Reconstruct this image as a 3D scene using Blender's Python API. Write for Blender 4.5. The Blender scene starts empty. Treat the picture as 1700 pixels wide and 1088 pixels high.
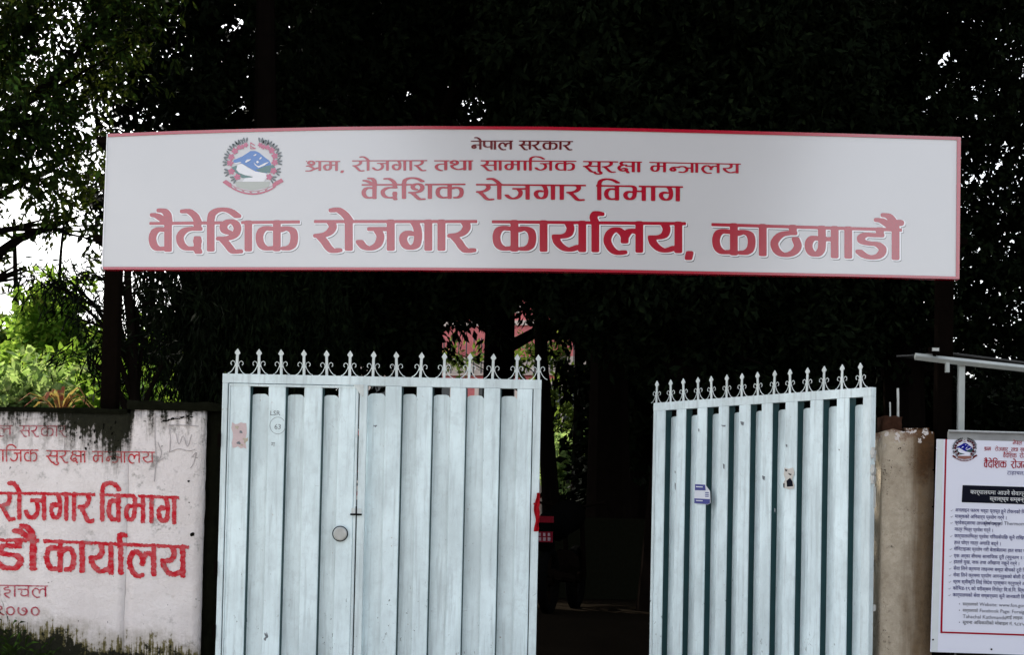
import bpy, math, random
import numpy as np
from mathutils import Vector, Matrix

# ------------------------------------------------------------------ camera, world, sun, exposure
SC = bpy.context.scene
COL = SC.collection
FPX, SHIFT = 2700.0, 0.146
cam_data = bpy.data.cameras.new('camera'); cam = bpy.data.objects.new('camera', cam_data); COL.objects.link(cam)
cam_data.sensor_width = 36.0; cam_data.lens = 36.0*FPX/1700.0; cam_data.shift_y = SHIFT
cam_data.clip_start = 0.05; cam_data.clip_end = 2000
CAM_R = Matrix.Rotation(math.radians(92.0), 3, 'X') @ Matrix.Rotation(math.radians(1.2), 3, 'Z')
CAM_O = Vector((0, 0, 1.6))
cam.matrix_world = Matrix.Translation(CAM_O) @ CAM_R.to_4x4()
SC.camera = cam

SUN_ELEV, SUN_AZ = math.radians(44), math.radians(-38)      # azimuth from +Y towards +X: behind the trees, to the left
world = bpy.data.worlds.new('World'); SC.world = world; world.use_nodes = True
wn, wl = world.node_tree.nodes, world.node_tree.links
bg = wn['Background']; sky = wn.new('ShaderNodeTexSky'); sky.sky_type = 'NISHITA'; sky.sun_disc = False
sky.sun_elevation = SUN_ELEV; sky.sun_rotation = SUN_AZ; sky.air_density = 1.0; sky.dust_density = 3.5; sky.ozone_density = 1.0
hs = wn.new('ShaderNodeHueSaturation'); hs.inputs['Saturation'].default_value = 0.30          # thin bright cloud bleaches the blue
wl.new(sky.outputs[0], hs.inputs['Color']); wl.new(hs.outputs[0], bg.inputs[0]); bg.inputs[1].default_value = 0.15
sun_d = bpy.data.lights.new('sun', 'SUN'); sun_d.energy = 4.5; sun_d.angle = math.radians(0.5); sun_d.color = (1, .93, .82)
sun = bpy.data.objects.new('sun', sun_d); COL.objects.link(sun)
sdir = Vector((math.sin(SUN_AZ)*math.cos(SUN_ELEV), math.cos(SUN_AZ)*math.cos(SUN_ELEV), math.sin(SUN_ELEV)))
sun.rotation_euler = (-sdir).to_track_quat('-Z', 'Y').to_euler(); sun.location = sdir*60
vs = SC.view_settings; vs.view_transform = 'Standard'; vs.look = 'None'; vs.gamma = 1; vs.exposure = 1.55
vs.use_curve_mapping = False
SC.cycles.max_bounces = 5; SC.cycles.diffuse_bounces = 3; SC.cycles.glossy_bounces = 2; SC.cycles.transmission_bounces = 3

# ------------------------------------------------------------------ helpers
def at(px, py, Y):
    """point of the depth plane Y that the photograph shows at pixel (px, py)"""
    d = CAM_R @ Vector(((px-850)/FPX, (544-py)/FPX+SHIFT*1700/FPX, -1))
    return CAM_O + d*(Y/d.y)
def vxz(px, py, Y):
    p = at(px, py, Y); return p.x, p.z
class MB:
    def __init__(s): s.v = []; s.f = []; s.m = []
    def add(s, vs, fs, mi=0):
        b = len(s.v); s.v += [tuple(v) for v in vs]; s.f += [tuple(i+b for i in f) for f in fs]; s.m += [mi]*len(fs); return s
    def box(s, x0, x1, y0, y1, z0, z1, mi=0):
        return s.add([(x0,y0,z0),(x1,y0,z0),(x1,y1,z0),(x0,y1,z0),(x0,y0,z1),(x1,y0,z1),(x1,y1,z1),(x0,y1,z1)],
                     [(0,1,5,4),(1,2,6,5),(2,3,7,6),(3,0,4,7),(4,5,6,7),(3,2,1,0)], mi)
    def bbox(s, x0, x1, y0, y1, z0, z1, c=.004, mi=0):
        """box with chamfered long edges (vertical or horizontal bar): front corners cut"""
        P = [(x0,y1),(x0,y0+c),(x0+c,y0),(x1-c,y0),(x1,y0+c),(x1,y1)]
        n = len(P); v = [(a,b,z0) for a,b in P]+[(a,b,z1) for a,b in P]
        f = [(i,(i+1)%n,(i+1)%n+n,i+n) for i in range(n)]+[tuple(range(n))[::-1], tuple(range(n,2*n))]
        return s.add(v, f, mi)
    def tube(s, path, rad, n=8, mi=0, cap=True):
        path = [Vector(p) for p in path]; v = []; f = []
        if not hasattr(rad, '__len__'): rad = [rad]*len(path)
        up = Vector((0.13,0.07,1)).normalized(); a = None
        for i, p in enumerate(path):
            t = (path[min(i+1,len(path)-1)]-path[max(i-1,0)]).normalized()
            if a is None: a = t.cross(up if abs(t.dot(up)) < .95 else Vector((1,0,0))).normalized()
            a = (a-t*a.dot(t)).normalized(); b = t.cross(a)
            for k in range(n):
                w = 2*math.pi*k/n; v.append(p+(a*math.cos(w)+b*math.sin(w))*rad[i])
        for i in range(len(path)-1):
            for k in range(n): f.append((i*n+k, i*n+(k+1)%n, (i+1)*n+(k+1)%n, (i+1)*n+k))
        if cap: f += [tuple(range(n))[::-1], tuple(range((len(path)-1)*n, len(path)*n))]
        return s.add(v, f, mi)
    def cyl(s, c, r, d, axis='y', n=20, mi=0):
        c = Vector(c); e = {'x':Vector((d,0,0)),'y':Vector((0,d,0)),'z':Vector((0,0,d))}[axis]
        return s.tube([c, c+e], [r, r], n, mi)
    def mesh(s, name, mats):
        me = bpy.data.meshes.new(name); me.from_pydata(s.v, [], s.f)
        for m in (mats if isinstance(mats, (list,tuple)) else [mats]): me.materials.append(m)
        me.polygons.foreach_set('material_index', s.m); me.update(); return me
    def build(s, name, mats, parent=None, smooth=False):
        me = s.mesh(name, mats)
        if smooth: me.polygons.foreach_set('use_smooth', [True]*len(me.polygons))
        return link(name, me, parent)
def link(name, me, parent=None):
    o = bpy.data.objects.new(name, me); COL.objects.link(o)
    if parent: o.parent = parent
    return o
def thing(name, label, cat, loc=(0,0,0), rz=0, group=None):
    o = bpy.data.objects.new(name, None); COL.objects.link(o); o.location = loc; o.rotation_euler = (0,0,rz); o.empty_display_size = .1
    return tag(o, label, cat, group)
def tag(o, label, cat, group=None):
    o['label'] = label; o['category'] = cat
    if group: o['group'] = group
    return o
def kind(o, k): o['kind'] = k; return o

class NT:
    """small node-graph writer"""
    def __init__(s, name):
        s.mat = bpy.data.materials.new(name); s.mat.use_nodes = True; s.t = s.mat.node_tree
        s.b = s.t.nodes['Principled BSDF']; s.out = s.t.nodes['Material Output']
    def n(s, typ, **kw):
        x = s.t.nodes.new(typ)
        for k, v in kw.items():
            if k == 'inp':
                for a, b in v.items(): s.put(x.inputs[a], b)
            else: setattr(x, k, v)
        return x
    def put(s, sock, v):
        if hasattr(v, 'is_output') or isinstance(v, bpy.types.NodeSocket): s.t.links.new(v, sock)
        else: sock.default_value = v
    def math(s, op, a, b=0.0, c=None, clamp=False):
        x = s.n('ShaderNodeMath', operation=op, use_clamp=clamp); s.put(x.inputs[0], a); s.put(x.inputs[1], b)
        if c is not None: s.put(x.inputs[2], c)
        return x.outputs[0]
    def mix(s, f, a, b, bt='MIX'):
        x = s.n('ShaderNodeMix', data_type='RGBA', blend_type=bt); s.put(x.inputs[0], f)
        s.put(x.inputs[6], a if not isinstance(a, tuple) else (*a,1)); s.put(x.inputs[7], b if not isinstance(b, tuple) else (*b,1)); return x.outputs[2]
    def noise(s, vec, scale, detail=4, rough=.55):
        x = s.n('ShaderNodeTexNoise'); s.put(x.inputs['Vector'], vec); x.inputs['Scale'].default_value = scale
        x.inputs['Detail'].default_value = detail; x.inputs['Roughness'].default_value = rough; return x.outputs[0]
    def pos(s, sx=1, sy=1, sz=1, obj=False):
        g = s.n('ShaderNodeTexCoord').outputs['Object'] if obj else s.n('ShaderNodeNewGeometry').outputs['Position']
        m = s.n('ShaderNodeMapping'); s.put(m.inputs[0], g); m.inputs['Scale'].default_value = (sx,sy,sz); return m.outputs[0]
    def step(s, v, lo, hi):
        x = s.n('ShaderNodeMapRange', interpolation_type='SMOOTHSTEP'); s.put(x.inputs[0], v)
        x.inputs[1].default_value = lo; x.inputs[2].default_value = hi; return x.outputs[0]
    def bump(s, h, st=.3, d=.01):
        x = s.n('ShaderNodeBump'); s.put(x.inputs['Height'], h); x.inputs['Strength'].default_value = st; x.inputs['Distance'].default_value = d
        s.t.links.new(x.outputs[0], s.b.inputs['Normal'])
    def fin(s, col, rough=.6, spec=.5, metal=0):
        s.put(s.b.inputs['Base Color'], col if not isinstance(col, tuple) else (*col,1)); s.put(s.b.inputs['Roughness'], rough)
        s.b.inputs['Specular IOR Level'].default_value = spec; s.b.inputs['Metallic'].default_value = metal; return s.mat
def plain(name, col, rough=.6, spec=.4, metal=0, var=.15, scale=25):
    g = NT(name); nz = g.noise(g.pos(), scale)
    c = g.mix(nz, tuple(x*(1-var) for x in col), tuple(min(1, x*(1+var)) for x in col)); return g.fin(c, rough, spec, metal)

# ------------------------------------------------------------------ materials
def mat_wall(name, paint=None):
    g = NT(name); P = g.pos(); xyz = g.n('ShaderNodeSeparateXYZ'); g.put(xyz.inputs[0], P); X, Z = xyz.outputs[0], xyz.outputs[2]
    streak = g.noise(g.pos(15, 1, 1.6), 1.0, 6, .7); fine = g.noise(P, 38, 5, .7); big = g.noise(P, 2.3, 4)
    gx = g.math('DIVIDE', g.math('ADD', X, 2.72), .24); gauss = g.math('EXPONENT', g.math('MULTIPLY', g.math('MULTIPLY', gx, gx), -1))
    A = g.math('MULTIPLY_ADD', g.math('MULTIPLY', gauss, g.step(X, -2.53, -2.56)), .20, .03); A = g.math('ADD', A, g.math('MULTIPLY', g.step(X, -2.5, -2.62), .075))
    d = g.math('SUBTRACT', 2.405, Z)
    v = g.math('SUBTRACT', A, d)
    v = g.math('ADD', v, g.math('MULTIPLY_ADD', streak, .90, -.45)); v = g.math('ADD', v, g.math('MULTIPLY_ADD', fine, .34, -.17))
    top = g.step(v, -.03, .07)
    # thin drips all along the top
    st2 = g.noise(g.pos(34, 1, .9), 1.0, 3, .5)
    drip = g.math('MULTIPLY', g.step(st2, .60, .70), g.step(d, .30, .02)); drip = g.math('MULTIPLY', drip, .75)
    # rising damp at the foot
    zb = g.math('MULTIPLY_ADD', g.math('ADD', X, 2.1), -.15, .725)
    st3 = g.noise(g.pos(45, 1, 4), 1.0, 4, .6)
    w = g.math('ADD', g.math('SUBTRACT', zb, Z), g.math('MULTIPLY_ADD', st3, .10, -.05)); w = g.math('ADD', w, g.math('MULTIPLY_ADD', big, .40, -.20)); w = g.math('ADD', w, g.math('MULTIPLY_ADD', g.noise(P, 17, 6, .75), .26, -.13))
    foot = g.step(w, -.012, .02); fringe = g.step(g.math('ADD', w, g.math('MULTIPLY_ADD', g.noise(g.pos(70,1,3), 1, 3), .28, -.14)), -.045, .0)
    # grey mildew blotches
    mil = g.math('MULTIPLY', g.step(g.noise(P, 9, 7, .72), .54, .68), g.step(g.noise(g.pos(1,1,1), 1.6, 3), .42, .62))
    specks = g.step(g.noise(P, 26, 3, .6), .715, .74)
    base = g.mix(big, (.68,.63,.64), (.84,.80,.80))
    base = g.mix(g.math('MULTIPLY', g.step(g.noise(P, 5, 6, .7), .35, .75), .35), base, (.52,.47,.46))
    if paint:
        wear = g.step(g.noise(g.pos(1,1,2), 24, 5, .7), .40, .62)
        base = g.mix(g.math('MULTIPLY', wear, paint[1]), paint[0], (.62,.42,.43))
    bx = g.math('DIVIDE', g.math('SUBTRACT', Z, 2.07), .075); band = g.math('MULTIPLY', g.math('EXPONENT', g.math('MULTIPLY', g.math('MULTIPLY', bx, bx), -1)), g.step(X, -2.2, -2.5))
    mil = g.math('MAXIMUM', mil, g.math('MULTIPLY', band, g.step(g.noise(P, 13, 8, .8), .50, .66)))
    c = g.mix(g.math('MULTIPLY', mil, .8), base, (.20,.19,.18))
    c = g.mix(g.math('MULTIPLY', g.step(v, -.20, .02), .62), c, (.15,.135,.12)); c = g.mix(g.math('MULTIPLY', g.step(w, -.17, .0), .55), c, (.22,.19,.13))
    c = g.mix(fringe, c, (.14,.12,.05)) if not paint else c
    dark = g.math('MAXIMUM', g.math('MAXIMUM', top, drip), g.math('MAXIMUM', foot, g.math('MULTIPLY', specks, .7)))
    c = g.mix(dark, c, g.mix(fine, (.003,.004,.002), (.022,.022,.012)))
    if not paint:
        g.bump(g.math('ADD', g.noise(P, 45, 6, .7), g.math('MULTIPLY', g.noise(P, 6), 2.0)), .9, .012)
    return g.fin(c, .85, .15)
M_PLASTER = mat_wall('lime_plaster')
M_WALLRED = mat_wall('red_wall_paint', ((.46,.006,.018), .22))
M_WALLRED_FADED = mat_wall('faded_red_wall_paint', ((.34,.02,.05), .55))
def mat_gate(name, col, chips=.72, grime=.5):
    g = NT(name); P = g.pos(); xyz = g.n('ShaderNodeSeparateXYZ'); g.put(xyz.inputs[0], P); Z = xyz.outputs[2]
    big = g.noise(g.pos(1,1,.5), 3.0, 6, .7); c = g.mix(g.step(big, .3, .7), tuple(x*.80 for x in col), tuple(min(1,x*1.08) for x in col))
    c = g.mix(g.math('MULTIPLY', g.step(g.noise(P, 11, 6, .75), .50, .68), .42), c, tuple(x*.70 for x in col))
    st = g.noise(g.pos(30,30,2.0), 1.0, 5, .65); c = g.mix(g.math('MULTIPLY', g.step(st, .47, .72), grime), c, tuple(x*.62 for x in col))
    low = g.step(Z, 1.75, .75)                                        # scuffs crowd towards the foot
    ch = g.noise(g.pos(1,1,.55), 34, 5, .72); th = g.math('SUBTRACT', chips, g.math('MULTIPLY', low, .07))
    m = g.step(g.math('SUBTRACT', ch, th), 0, .02)
    area = g.step(g.noise(P, 2.6, 3), .47, .58); m = g.math('MULTIPLY', m, area); chips2 = g.step(g.noise(g.pos(1,1,.35), 75, 4, .7), .70, .72); m = g.math('MAXIMUM', m, g.math('MULTIPLY', chips2, g.step(g.math('ADD', g.noise(P, 5, 3), g.math('MULTIPLY', low, .12)), .5, .6)))
    c = g.mix(g.math('MULTIPLY', m, .85), c, (.03,.06,.07))
    rs = g.math('MULTIPLY', g.step(g.noise(g.pos(1,1,.6), 48, 5, .7), .66, .70), g.step(g.noise(P, 3.1, 3), .54, .62)); c = g.mix(g.math('MULTIPLY', rs, .8), c, (.20,.10,.05))
    sc = g.n('ShaderNodeTexVoronoi', feature='DISTANCE_TO_EDGE'); g.put(sc.inputs['Vector'], g.pos(9,9,1.5)); sc.inputs['Scale'].default_value = 1.7
    hair = g.math('MULTIPLY', g.step(sc.outputs[0], .006, .0), g.step(g.noise(P, 4.2, 3), .56, .64)); c = g.mix(g.math('MULTIPLY', hair, .5), c, (.12,.15,.17))
    g.bump(g.math('ADD', g.noise(P, 60, 4), g.math('MULTIPLY', g.noise(g.pos(1,1,.4), 5, 3), 3)), .25, .004)
    return g.fin(c, .42, .4)
M_GATE = mat_gate('pale_blue_gate_paint', (.71,.84,.88), .70, .7)
M_RAIL = mat_gate('frame_gate_paint', (.66,.77,.80), .70, .6)
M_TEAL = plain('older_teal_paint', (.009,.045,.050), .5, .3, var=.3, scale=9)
M_SPIKE = mat_gate('finial_paint', (.64,.70,.70), .66, .5)
M_STEEL = plain('worn_steel', (.42,.43,.42), .4, .5, .4, .3, 30)
M_DKSTEEL = plain('dark_rusty_steel', (.0035,.0025,.002), .9, .0, 0, .4, 20)
def mat_board():
    g = NT('glossy_vinyl_banner'); P = g.pos()
    g.bump(g.noise(g.pos(.8,1,.6), 2.0, 2), .10, .02)
    g.b.inputs['Coat Weight'].default_value = 1; g.b.inputs['Coat Roughness'].default_value = .15; g.b.inputs['Coat IOR'].default_value = 2.1
    return g.fin(g.mix(g.noise(P, 1.5, 3), (.52,.52,.54), (.57,.57,.59)), .5, .0)
M_BOARD = mat_board()
def vinyl(name, col): 
    g = NT(name); g.bump(g.noise(g.pos(.8,1,.6), 2.0, 2), .10, .02); g.b.inputs['Coat Weight'].default_value = 1; g.b.inputs['Coat Roughness'].default_value = .15; g.b.inputs['Coat IOR'].default_value = 2.1; return g.fin(col, .5, .0)
M_RED = vinyl('printed_red', (.36,.0002,.018)); M_REDDARK = vinyl('printed_dark_red', (.13,.001,.004)); M_WHITE = vinyl('printed_white', (.80,.80,.84)); M_BLACK = vinyl('printed_black', (.02,.025,.03))
M_POSTER = plain('poster_vinyl', (.66,.68,.79), .45, .35, 0, .03, 2); M_NAVY = plain('printed_navy', (.008,.008,.13), .5, .03, 0, .05)
M_PRED = plain('poster_red', (.30,.004,.02), .5, .03, 0, .05); M_PGREY = plain('printed_grey', (.07,.075,.11), .5, .03, 0, .05)
M_PBLACK = plain('poster_black', (.006,.007,.014), .5, .03, 0, .05); M_PWHITE = plain('poster_white_print', (.62,.64,.66), .5, .03, 0, .03)
# ---- Devanagari lettering: every glyph is a pen skeleton swept by a flat nib
H = 94.5
GL = {
 'va': (86, [[(47,73),(32,75),(17,66),(10,44),(16,20),(30,9),(50,10)], [(62,H),(62,5.5)]], 62, None),
 'da': (103, [[(74,H),(74,78)], [(78,75),(50,75),(30,69),(16,50),(20,26),(36,11),(64,9)], [(72,34),(74,38),(76,34),(74,30),(72,34)], [(74,44),(74,16)], [(72,10),(77,-2)]], 74, None),
 'i_': (38, [[(15,5.5),(15,104)], [(15,104),(20,124),(38,136),(60,138),(82,132),(104,116)]], 15, None),
 'sha': (124, [[(36,62),(24,68),(19,80),(26,93),(42,99),(58,93),(66,76),(60,57),(45,46),(25,42),(7,42)], [(18,38),(32,22),(46,4),(56,-2),(72,-1)], [(102,H),(102,5.5)]], 102, (16,78)),
 'ka': (150, [[(53,73),(38,75),(22,67),(15,46),(20,22),(36,9),(58,9)], [(73,H),(73,5.5)], [(84,68),(104,74),(125,66),(131,44),(126,20),(112,9),(99,8)]], 73, None),
 'aa': (38, [[(17,H),(17,5.5)]], 17, None),
 'ya': (129, [[(60,92),(66,76),(60,58),(44,50),(18,49)], [(18,47),(24,30),(42,13),(64,7),(92,16)], [(104,H),(104,5.5)]], 104, None),
 'la': (143, [[(70,0),(52,-2),(32,9),(18,36),(26,62),(47,74),(66,63),(73.5,50),(73.5,35)], [(76,52),(86,66),(100,70),(114,66)], [(121,H),(121,5.5)]], 121, None),
 'ra': (94, [[(54,92),(60,78),(52,62),(36,52),(10,48)], [(18,46),(34,28),(46,10),(60,-1),(78,1)]], 54, None),
 'ja': (136, [[(50,70),(113,70)], [(70,68),(80,46),(72,20),(50,7),(28,12),(14,28)], [(113,H),(113,5.5)]], 113, None),
 'ga': (122, [[(44,54),(32,58),(19,48),(17,32),(26,15),(42,9),(58,17),(64,38),(64,60),(60,78),(52,93)], [(97,H),(97,5.5)]], 97, None),
 'tha': (112, [[(77,H),(77,80)], [(79,75),(60,74),(36,67),(18,46),(19,28),(32,11),(54,5),(80,14),(93,34),(86,56)]], 77, None),
 'ma': (128, [[(59,H),(60,50),(57,24),(44,10),(28,12),(17,28),(18,48),(30,61),(44,60)], [(59,59),(101,59)], [(101,H),(101,5.5)]], 101, None),
 'dda': (116, [[(82,H),(82,80)], [(84,76),(60,76),(34,76),(20,65),(26,54),(48,49),(74,47),(90,34),(88,20),(76,9),(54,5),(32,10),(15,22)]], 82, None),
 'na': (100, [[(86,52),(42,53),(24,46),(15,32),(20,18),(34,15),(43,26),(38,40)], [(86,H),(86,5.5)]], 86, None),
 'n_': (70, [[(66,50),(42,53),(24,46),(15,32),(20,18),(34,15),(43,26),(38,40)]], 60, None),
 'pa': (100, [[(22,H),(20,58),(26,38),(44,28),(84,32)], [(86,H),(86,5.5)]], 86, None),
 'sa': (114, [[(42,92),(46,78),(40,64),(28,54),(8,50)], [(18,46),(32,28),(46,8),(58,-1),(70,-1)], [(30,52),(96,52)], [(98,H),(98,5.5)]], 98, None),
 'ta': (90, [[(66,62),(42,62),(22,54),(13,36),(20,14),(36,1),(46,-3)], [(72,H),(72,5.5)]], 72, None),
 'th': (116, [[(32,66),(17,72),(19,88),(36,96),(52,88),(54,70),(42,56),(18,47)], [(18,46),(26,26),(46,12),(66,8),(90,18)], [(100,H),(100,5.5)]], 100, (6,66)),
 'bha': (132, [[(20,H),(46,95),(60,84),(61,58),(57,26),(44,11),(28,12),(17,28),(18,46),(30,58),(44,57)], [(60,62),(104,62)], [(104,H),(104,5.5)]], 104, (50,80)),
 'ha': (86, [[(48,H),(48,82)], [(50,78),(28,76),(20,66),(30,57),(54,58),(66,46),(52,32),(30,30),(24,18),(38,4),(58,-8)]], 48, None),
 'cha': (102, [[(8,64),(86,64)], [(30,62),(34,44),(28,26),(40,12),(62,10),(84,22)], [(86,H),(86,5.5)]], 86, None),
 'shra': (112, [[(34,66),(18,73),(21,89),(37,97),(53,88),(54,70),(40,56),(8,47)], [(30,44),(56,24)], [(4,0),(28,0),(52,14),(84,30)], [(96,H),(96,5.5)]], 96, (8,66)),
 'ksha': (116, [[(52,95),(34,93),(24,81),(34,68),(54,66)], [(36,66),(18,54),(12,34),(24,16),(44,12),(60,24),(50,36),(36,32)], [(56,16),(68,-4)], [(60,56),(98,56)], [(100,H),(100,5.5)]], 100, (8,22)),
 'tra': (100, [[(-8,50),(16,60),(38,56),(52,36),(46,14),(24,2),(4,6)], [(44,50),(84,44)], [(86,H),(86,5.5)]], 86, None),
 'nna': (50, [[(14,H),(14,20)], [(34,H),(34,20),(30,8)]], 34, None),
 'd2': (72, [[(12,74),(26,88),(44,84),(48,66),(34,50),(20,44)], [(22,42),(40,26),(60,6)]], 40, 'nohead'),
 'd0': (80, [[(36,82),(16,68),(12,42),(20,18),(38,8),(56,20),(62,46),(54,70),(36,82)]], 40, 'nohead'),
 'd7': (88, [[(12,76),(8,46),(20,18),(42,8),(62,24),(66,54),(54,74),(38,68),(38,52),(50,44)]], 40, 'nohead'),
 ',': (14, [[(8,3),(4,-12)]], 8, 'nohead'),
}
MT = {  # marks, relative to the stem they ride on
 'e': [[(-46,134),(-28,134),(-9,119),(1,100)]],
 'ai': [[(-26,138),(-12,136),(-1,122),(2,100)], [(-48,123),(-36,120),(-21,110),(-6,98)]],
 'o': [[(-52,131),(-34,133),(-13,118),(1,100)]],
 'au': [[(-36,140),(-22,137),(-7,120),(0,100)], [(-58,124),(-44,122),(-25,110),(-8,98)]],
 'r': [[(0,96),(-6,112),(2,125),(17,123)]],
 'n': [[(9,117),(12,120),(15,117),(12,114),(9,117)]],
 'u': [[(-24,-12),(-8,-20),(8,-17),(12,-6),(2,4)]],
}
def catmull(pts, n=7):
    P = [np.array(p, float) for p in pts]
    if len(P) < 3:
        return [P[0] + (P[-1]-P[0])*t for t in np.linspace(0, 1, 24)]
    Q = [2*P[0]-P[1]] + P + [2*P[-1]-P[-2]]
    if np.allclose(P[0], P[-1]): Q[0] = P[-2]; Q[-1] = P[1]
    out = []
    for i in range(1, len(Q)-2):
        a, b, c, d = Q[i-1:i+3]
        for t in np.arange(n)/n:
            out.append(.5*((2*b)+(c-a)*t+(2*a-5*b+4*c-d)*t*t+(3*b-a-3*c+d)*t**3))
    out.append(P[-1]); return out
def layout(word):
    """word: list like ['va+ai','da+e',...] -> strokes in word space, headline spans, width"""
    x = 0; st = []; heads = []; hx = 0; head = True
    for tok in word:
        parts = tok.split('+'); adv, ss, sx, gap = GL[parts[0]]
        for s in ss: st.append([(px+x, py) for px, py in s])
        for m in parts[1:]:
            for s in MT[m]: st.append([(px+x+sx, py) for px, py in s])
        if gap == 'nohead': head = False
        elif gap: heads.append((hx, x+gap[0])); hx = x+gap[1]
        x += adv
    if head: heads.append((hx, x))
    return st, [h for h in heads if h[1]-h[0] > 2], x
def word_field(word, hx=11.5, hy=5.8, step=2.5, p=3.6, pad=16):
    st, heads, W = layout(word)
    x0, x1, y0, y1 = -14-pad, W+14+pad, -26-pad, 148+pad
    xs = np.arange(x0, x1, step); ys = np.arange(y0, y1, step)
    F = np.full((len(ys), len(xs)), 99.0)
    for s in st:
        C = catmull(s)
        for c in C:                                 # nib sample, only near cells
            i0 = max(0, int((c[0]-x0-hx-14)/step)); i1 = int((c[0]-x0+hx+14)/step)+2
            j0 = max(0, int((c[1]-y0-hy-14)/step)); j1 = int((c[1]-y0+hy+14)/step)+2
            X = np.abs(xs[i0:i1]-c[0])[None, :]/hx; Y = np.abs(ys[j0:j1]-c[1])[:, None]/hy
            f = ((X**p+Y**p)**(1/p)-1)*min(hx, hy)*1.2
            F[j0:j1, i0:i1] = np.minimum(F[j0:j1, i0:i1], f)
    for a, b in heads:
        dx = np.maximum(a-xs, xs-b)[None, :]; dy = (np.abs(ys-H)-5.2*min(1, hy/5.2))[:, None]
        F = np.minimum(F, np.maximum(dx, dy))
    return xs, ys, F, W
def fill(xs, ys, F, level=0.0):
    """marching squares with merged interior runs -> verts 2D, faces"""
    G = F-level; ins = G < 0; V = []; Fc = []; key = {}
    def vid(x, y):
        k = (round(x, 3), round(y, 3))
        if k not in key: key[k] = len(V); V.append(k)
        return key[k]
    full = ins[:-1, :-1] & ins[1:, :-1] & ins[:-1, 1:] & ins[1:, 1:]
    anyi = ins[:-1, :-1] | ins[1:, :-1] | ins[:-1, 1:] | ins[1:, 1:]
    for j in range(full.shape[0]):
        i = 0; row = full[j]; n = len(row)
        idx = np.flatnonzero(anyi[j]); k = 0
        while k < len(idx):
            i = idx[k]
            if row[i]:
                e = i
                while e+1 < n and row[e+1]: e += 1
                Fc.append((vid(xs[i], ys[j]), vid(xs[e+1], ys[j]), vid(xs[e+1], ys[j+1]), vid(xs[i], ys[j+1])))
                while k < len(idx) and idx[k] <= e: k += 1
                continue
            c = [(i, j), (i+1, j), (i+1, j+1), (i, j+1)]; poly = []
            for q in range(4):
                (a, b), (c2, d) = c[q], c[(q+1) % 4]
                g0, g1 = G[b, a], G[d, c2]
                if g0 < 0: poly.append(vid(xs[a], ys[b]))
                if (g0 < 0) != (g1 < 0):
                    t = g0/(g0-g1); poly.append(vid(xs[a]+(xs[c2]-xs[a])*t, ys[b]+(ys[d]-ys[b])*t))
            p2 = []
            for v in poly:
                if not p2 or p2[-1] != v: p2.append(v)
            if len(p2) > 2 and p2[0] == p2[-1]: p2.pop()
            if len(p2) > 2 and len(set(p2)) == len(p2): Fc.append(tuple(p2))
            k += 1
    return V, Fc
WORDS = {
 'vaideshik': ['va+ai','da+e','i_','sha','ka'], 'rojgar': ['ra','aa+o','ja','ga','aa','ra'],
 'karyalay': ['ka','aa','ya','aa+r','la','ya'], 'kathmandaum': ['ka','aa','tha','ma','aa','dda','aa+au+n'],
 'vibhag': ['i_','va','bha','aa','ga'], 'shram': ['shra','ma'], 'tatha': ['ta','th','aa'],
 'samajik': ['sa','aa','ma','aa','i_','ja','ka'], 'suraksha': ['sa+u','ra','ksha','aa'],
 'mantralay': ['ma','n_','tra','aa','la','ya'], 'nepal': ['na+e','pa','aa','la'], 'sarkar': ['sa','ra','ka','aa','ra'],
 'ndau': ['ma','aa','nna','dda','aa+au'], 'ahachal': ['aa','ha','aa','cha','la'], 'y2070': ['d2','d0','d7','d0'], 'comma': [','],
}
# ------------------------------------------------------------------ flat print placed on a plane
def quad_map(x0, y0t, y0b, x1, y1t, y1b, W, Y, pe=0):
    """word space (0..W, 0..100) -> the depth plane Y, between measured left and right ends"""
    def f(u, v):
        s = u/W; px = x0+(x1-x0)*s; t = y0t+(y1t-y0t)*s; b = y0b+(y1b-y0b)*s
        p = at(px, b+(t-b)*v/100, Y); return (p.x, p.y, p.z)
    return f
def word_mesh(word, geo, Y, level=0, shift=(0,0), hx=11.5, hy=5.8, step=3.0, rng=None, p=3.6):
    xs, ys, F, W = word_field(word, hx, hy, step, p)
    if rng is not None:                              # unsteady brush edge
        k = rng.standard_normal(F.shape); k = (k+np.roll(k,1,0)+np.roll(k,1,1)+np.roll(k,-1,0)+np.roll(k,-1,1))/2.2
        F = F+k*1.1
    V, Fc = fill(xs, ys, F, level); f = quad_map(*geo, W, Y)
    return [f(a+shift[0], b+shift[1]) for a, b in V], Fc
def put_word(parent, word, geo, Y, mat, name='lettering', **kw):
    v, f = word_mesh(word, geo, Y, **kw); mb = MB(); mb.add(v, f); return mb.build(name, mat, parent)
FONT_CACHE = {}
def put_text(parent, txt, px, py, Y, size_px, mat, name='printed_text', slope=.03, xs=1.0, bold=0.0):
    """small print: Blender's own font outlines turned into a flat mesh"""
    cu = bpy.data.curves.new('t', 'FONT'); cu.body = txt; cu.size = size_px*Y/FPX; cu.resolution_u = 2; cu.fill_mode = 'FRONT'; cu.offset = bold*size_px*Y/FPX
    ob = bpy.data.objects.new('t', cu); COL.objects.link(ob)
    me = bpy.data.meshes.new_from_object(ob); bpy.data.objects.remove(ob); bpy.data.curves.remove(cu)
    o = at(px, py, Y); e = (at(px+100, py+slope*100, Y)-o).normalized(); u = (at(px+.028*100, py-100, Y)-o).normalized()
    me.transform(Matrix(((e.x*xs,u.x,0,o.x),(0,0,0,Y),(e.z*xs,u.z,0,o.z),(0,0,0,1)))); me.materials.append(mat)
    return link(name, me, parent)

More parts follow.
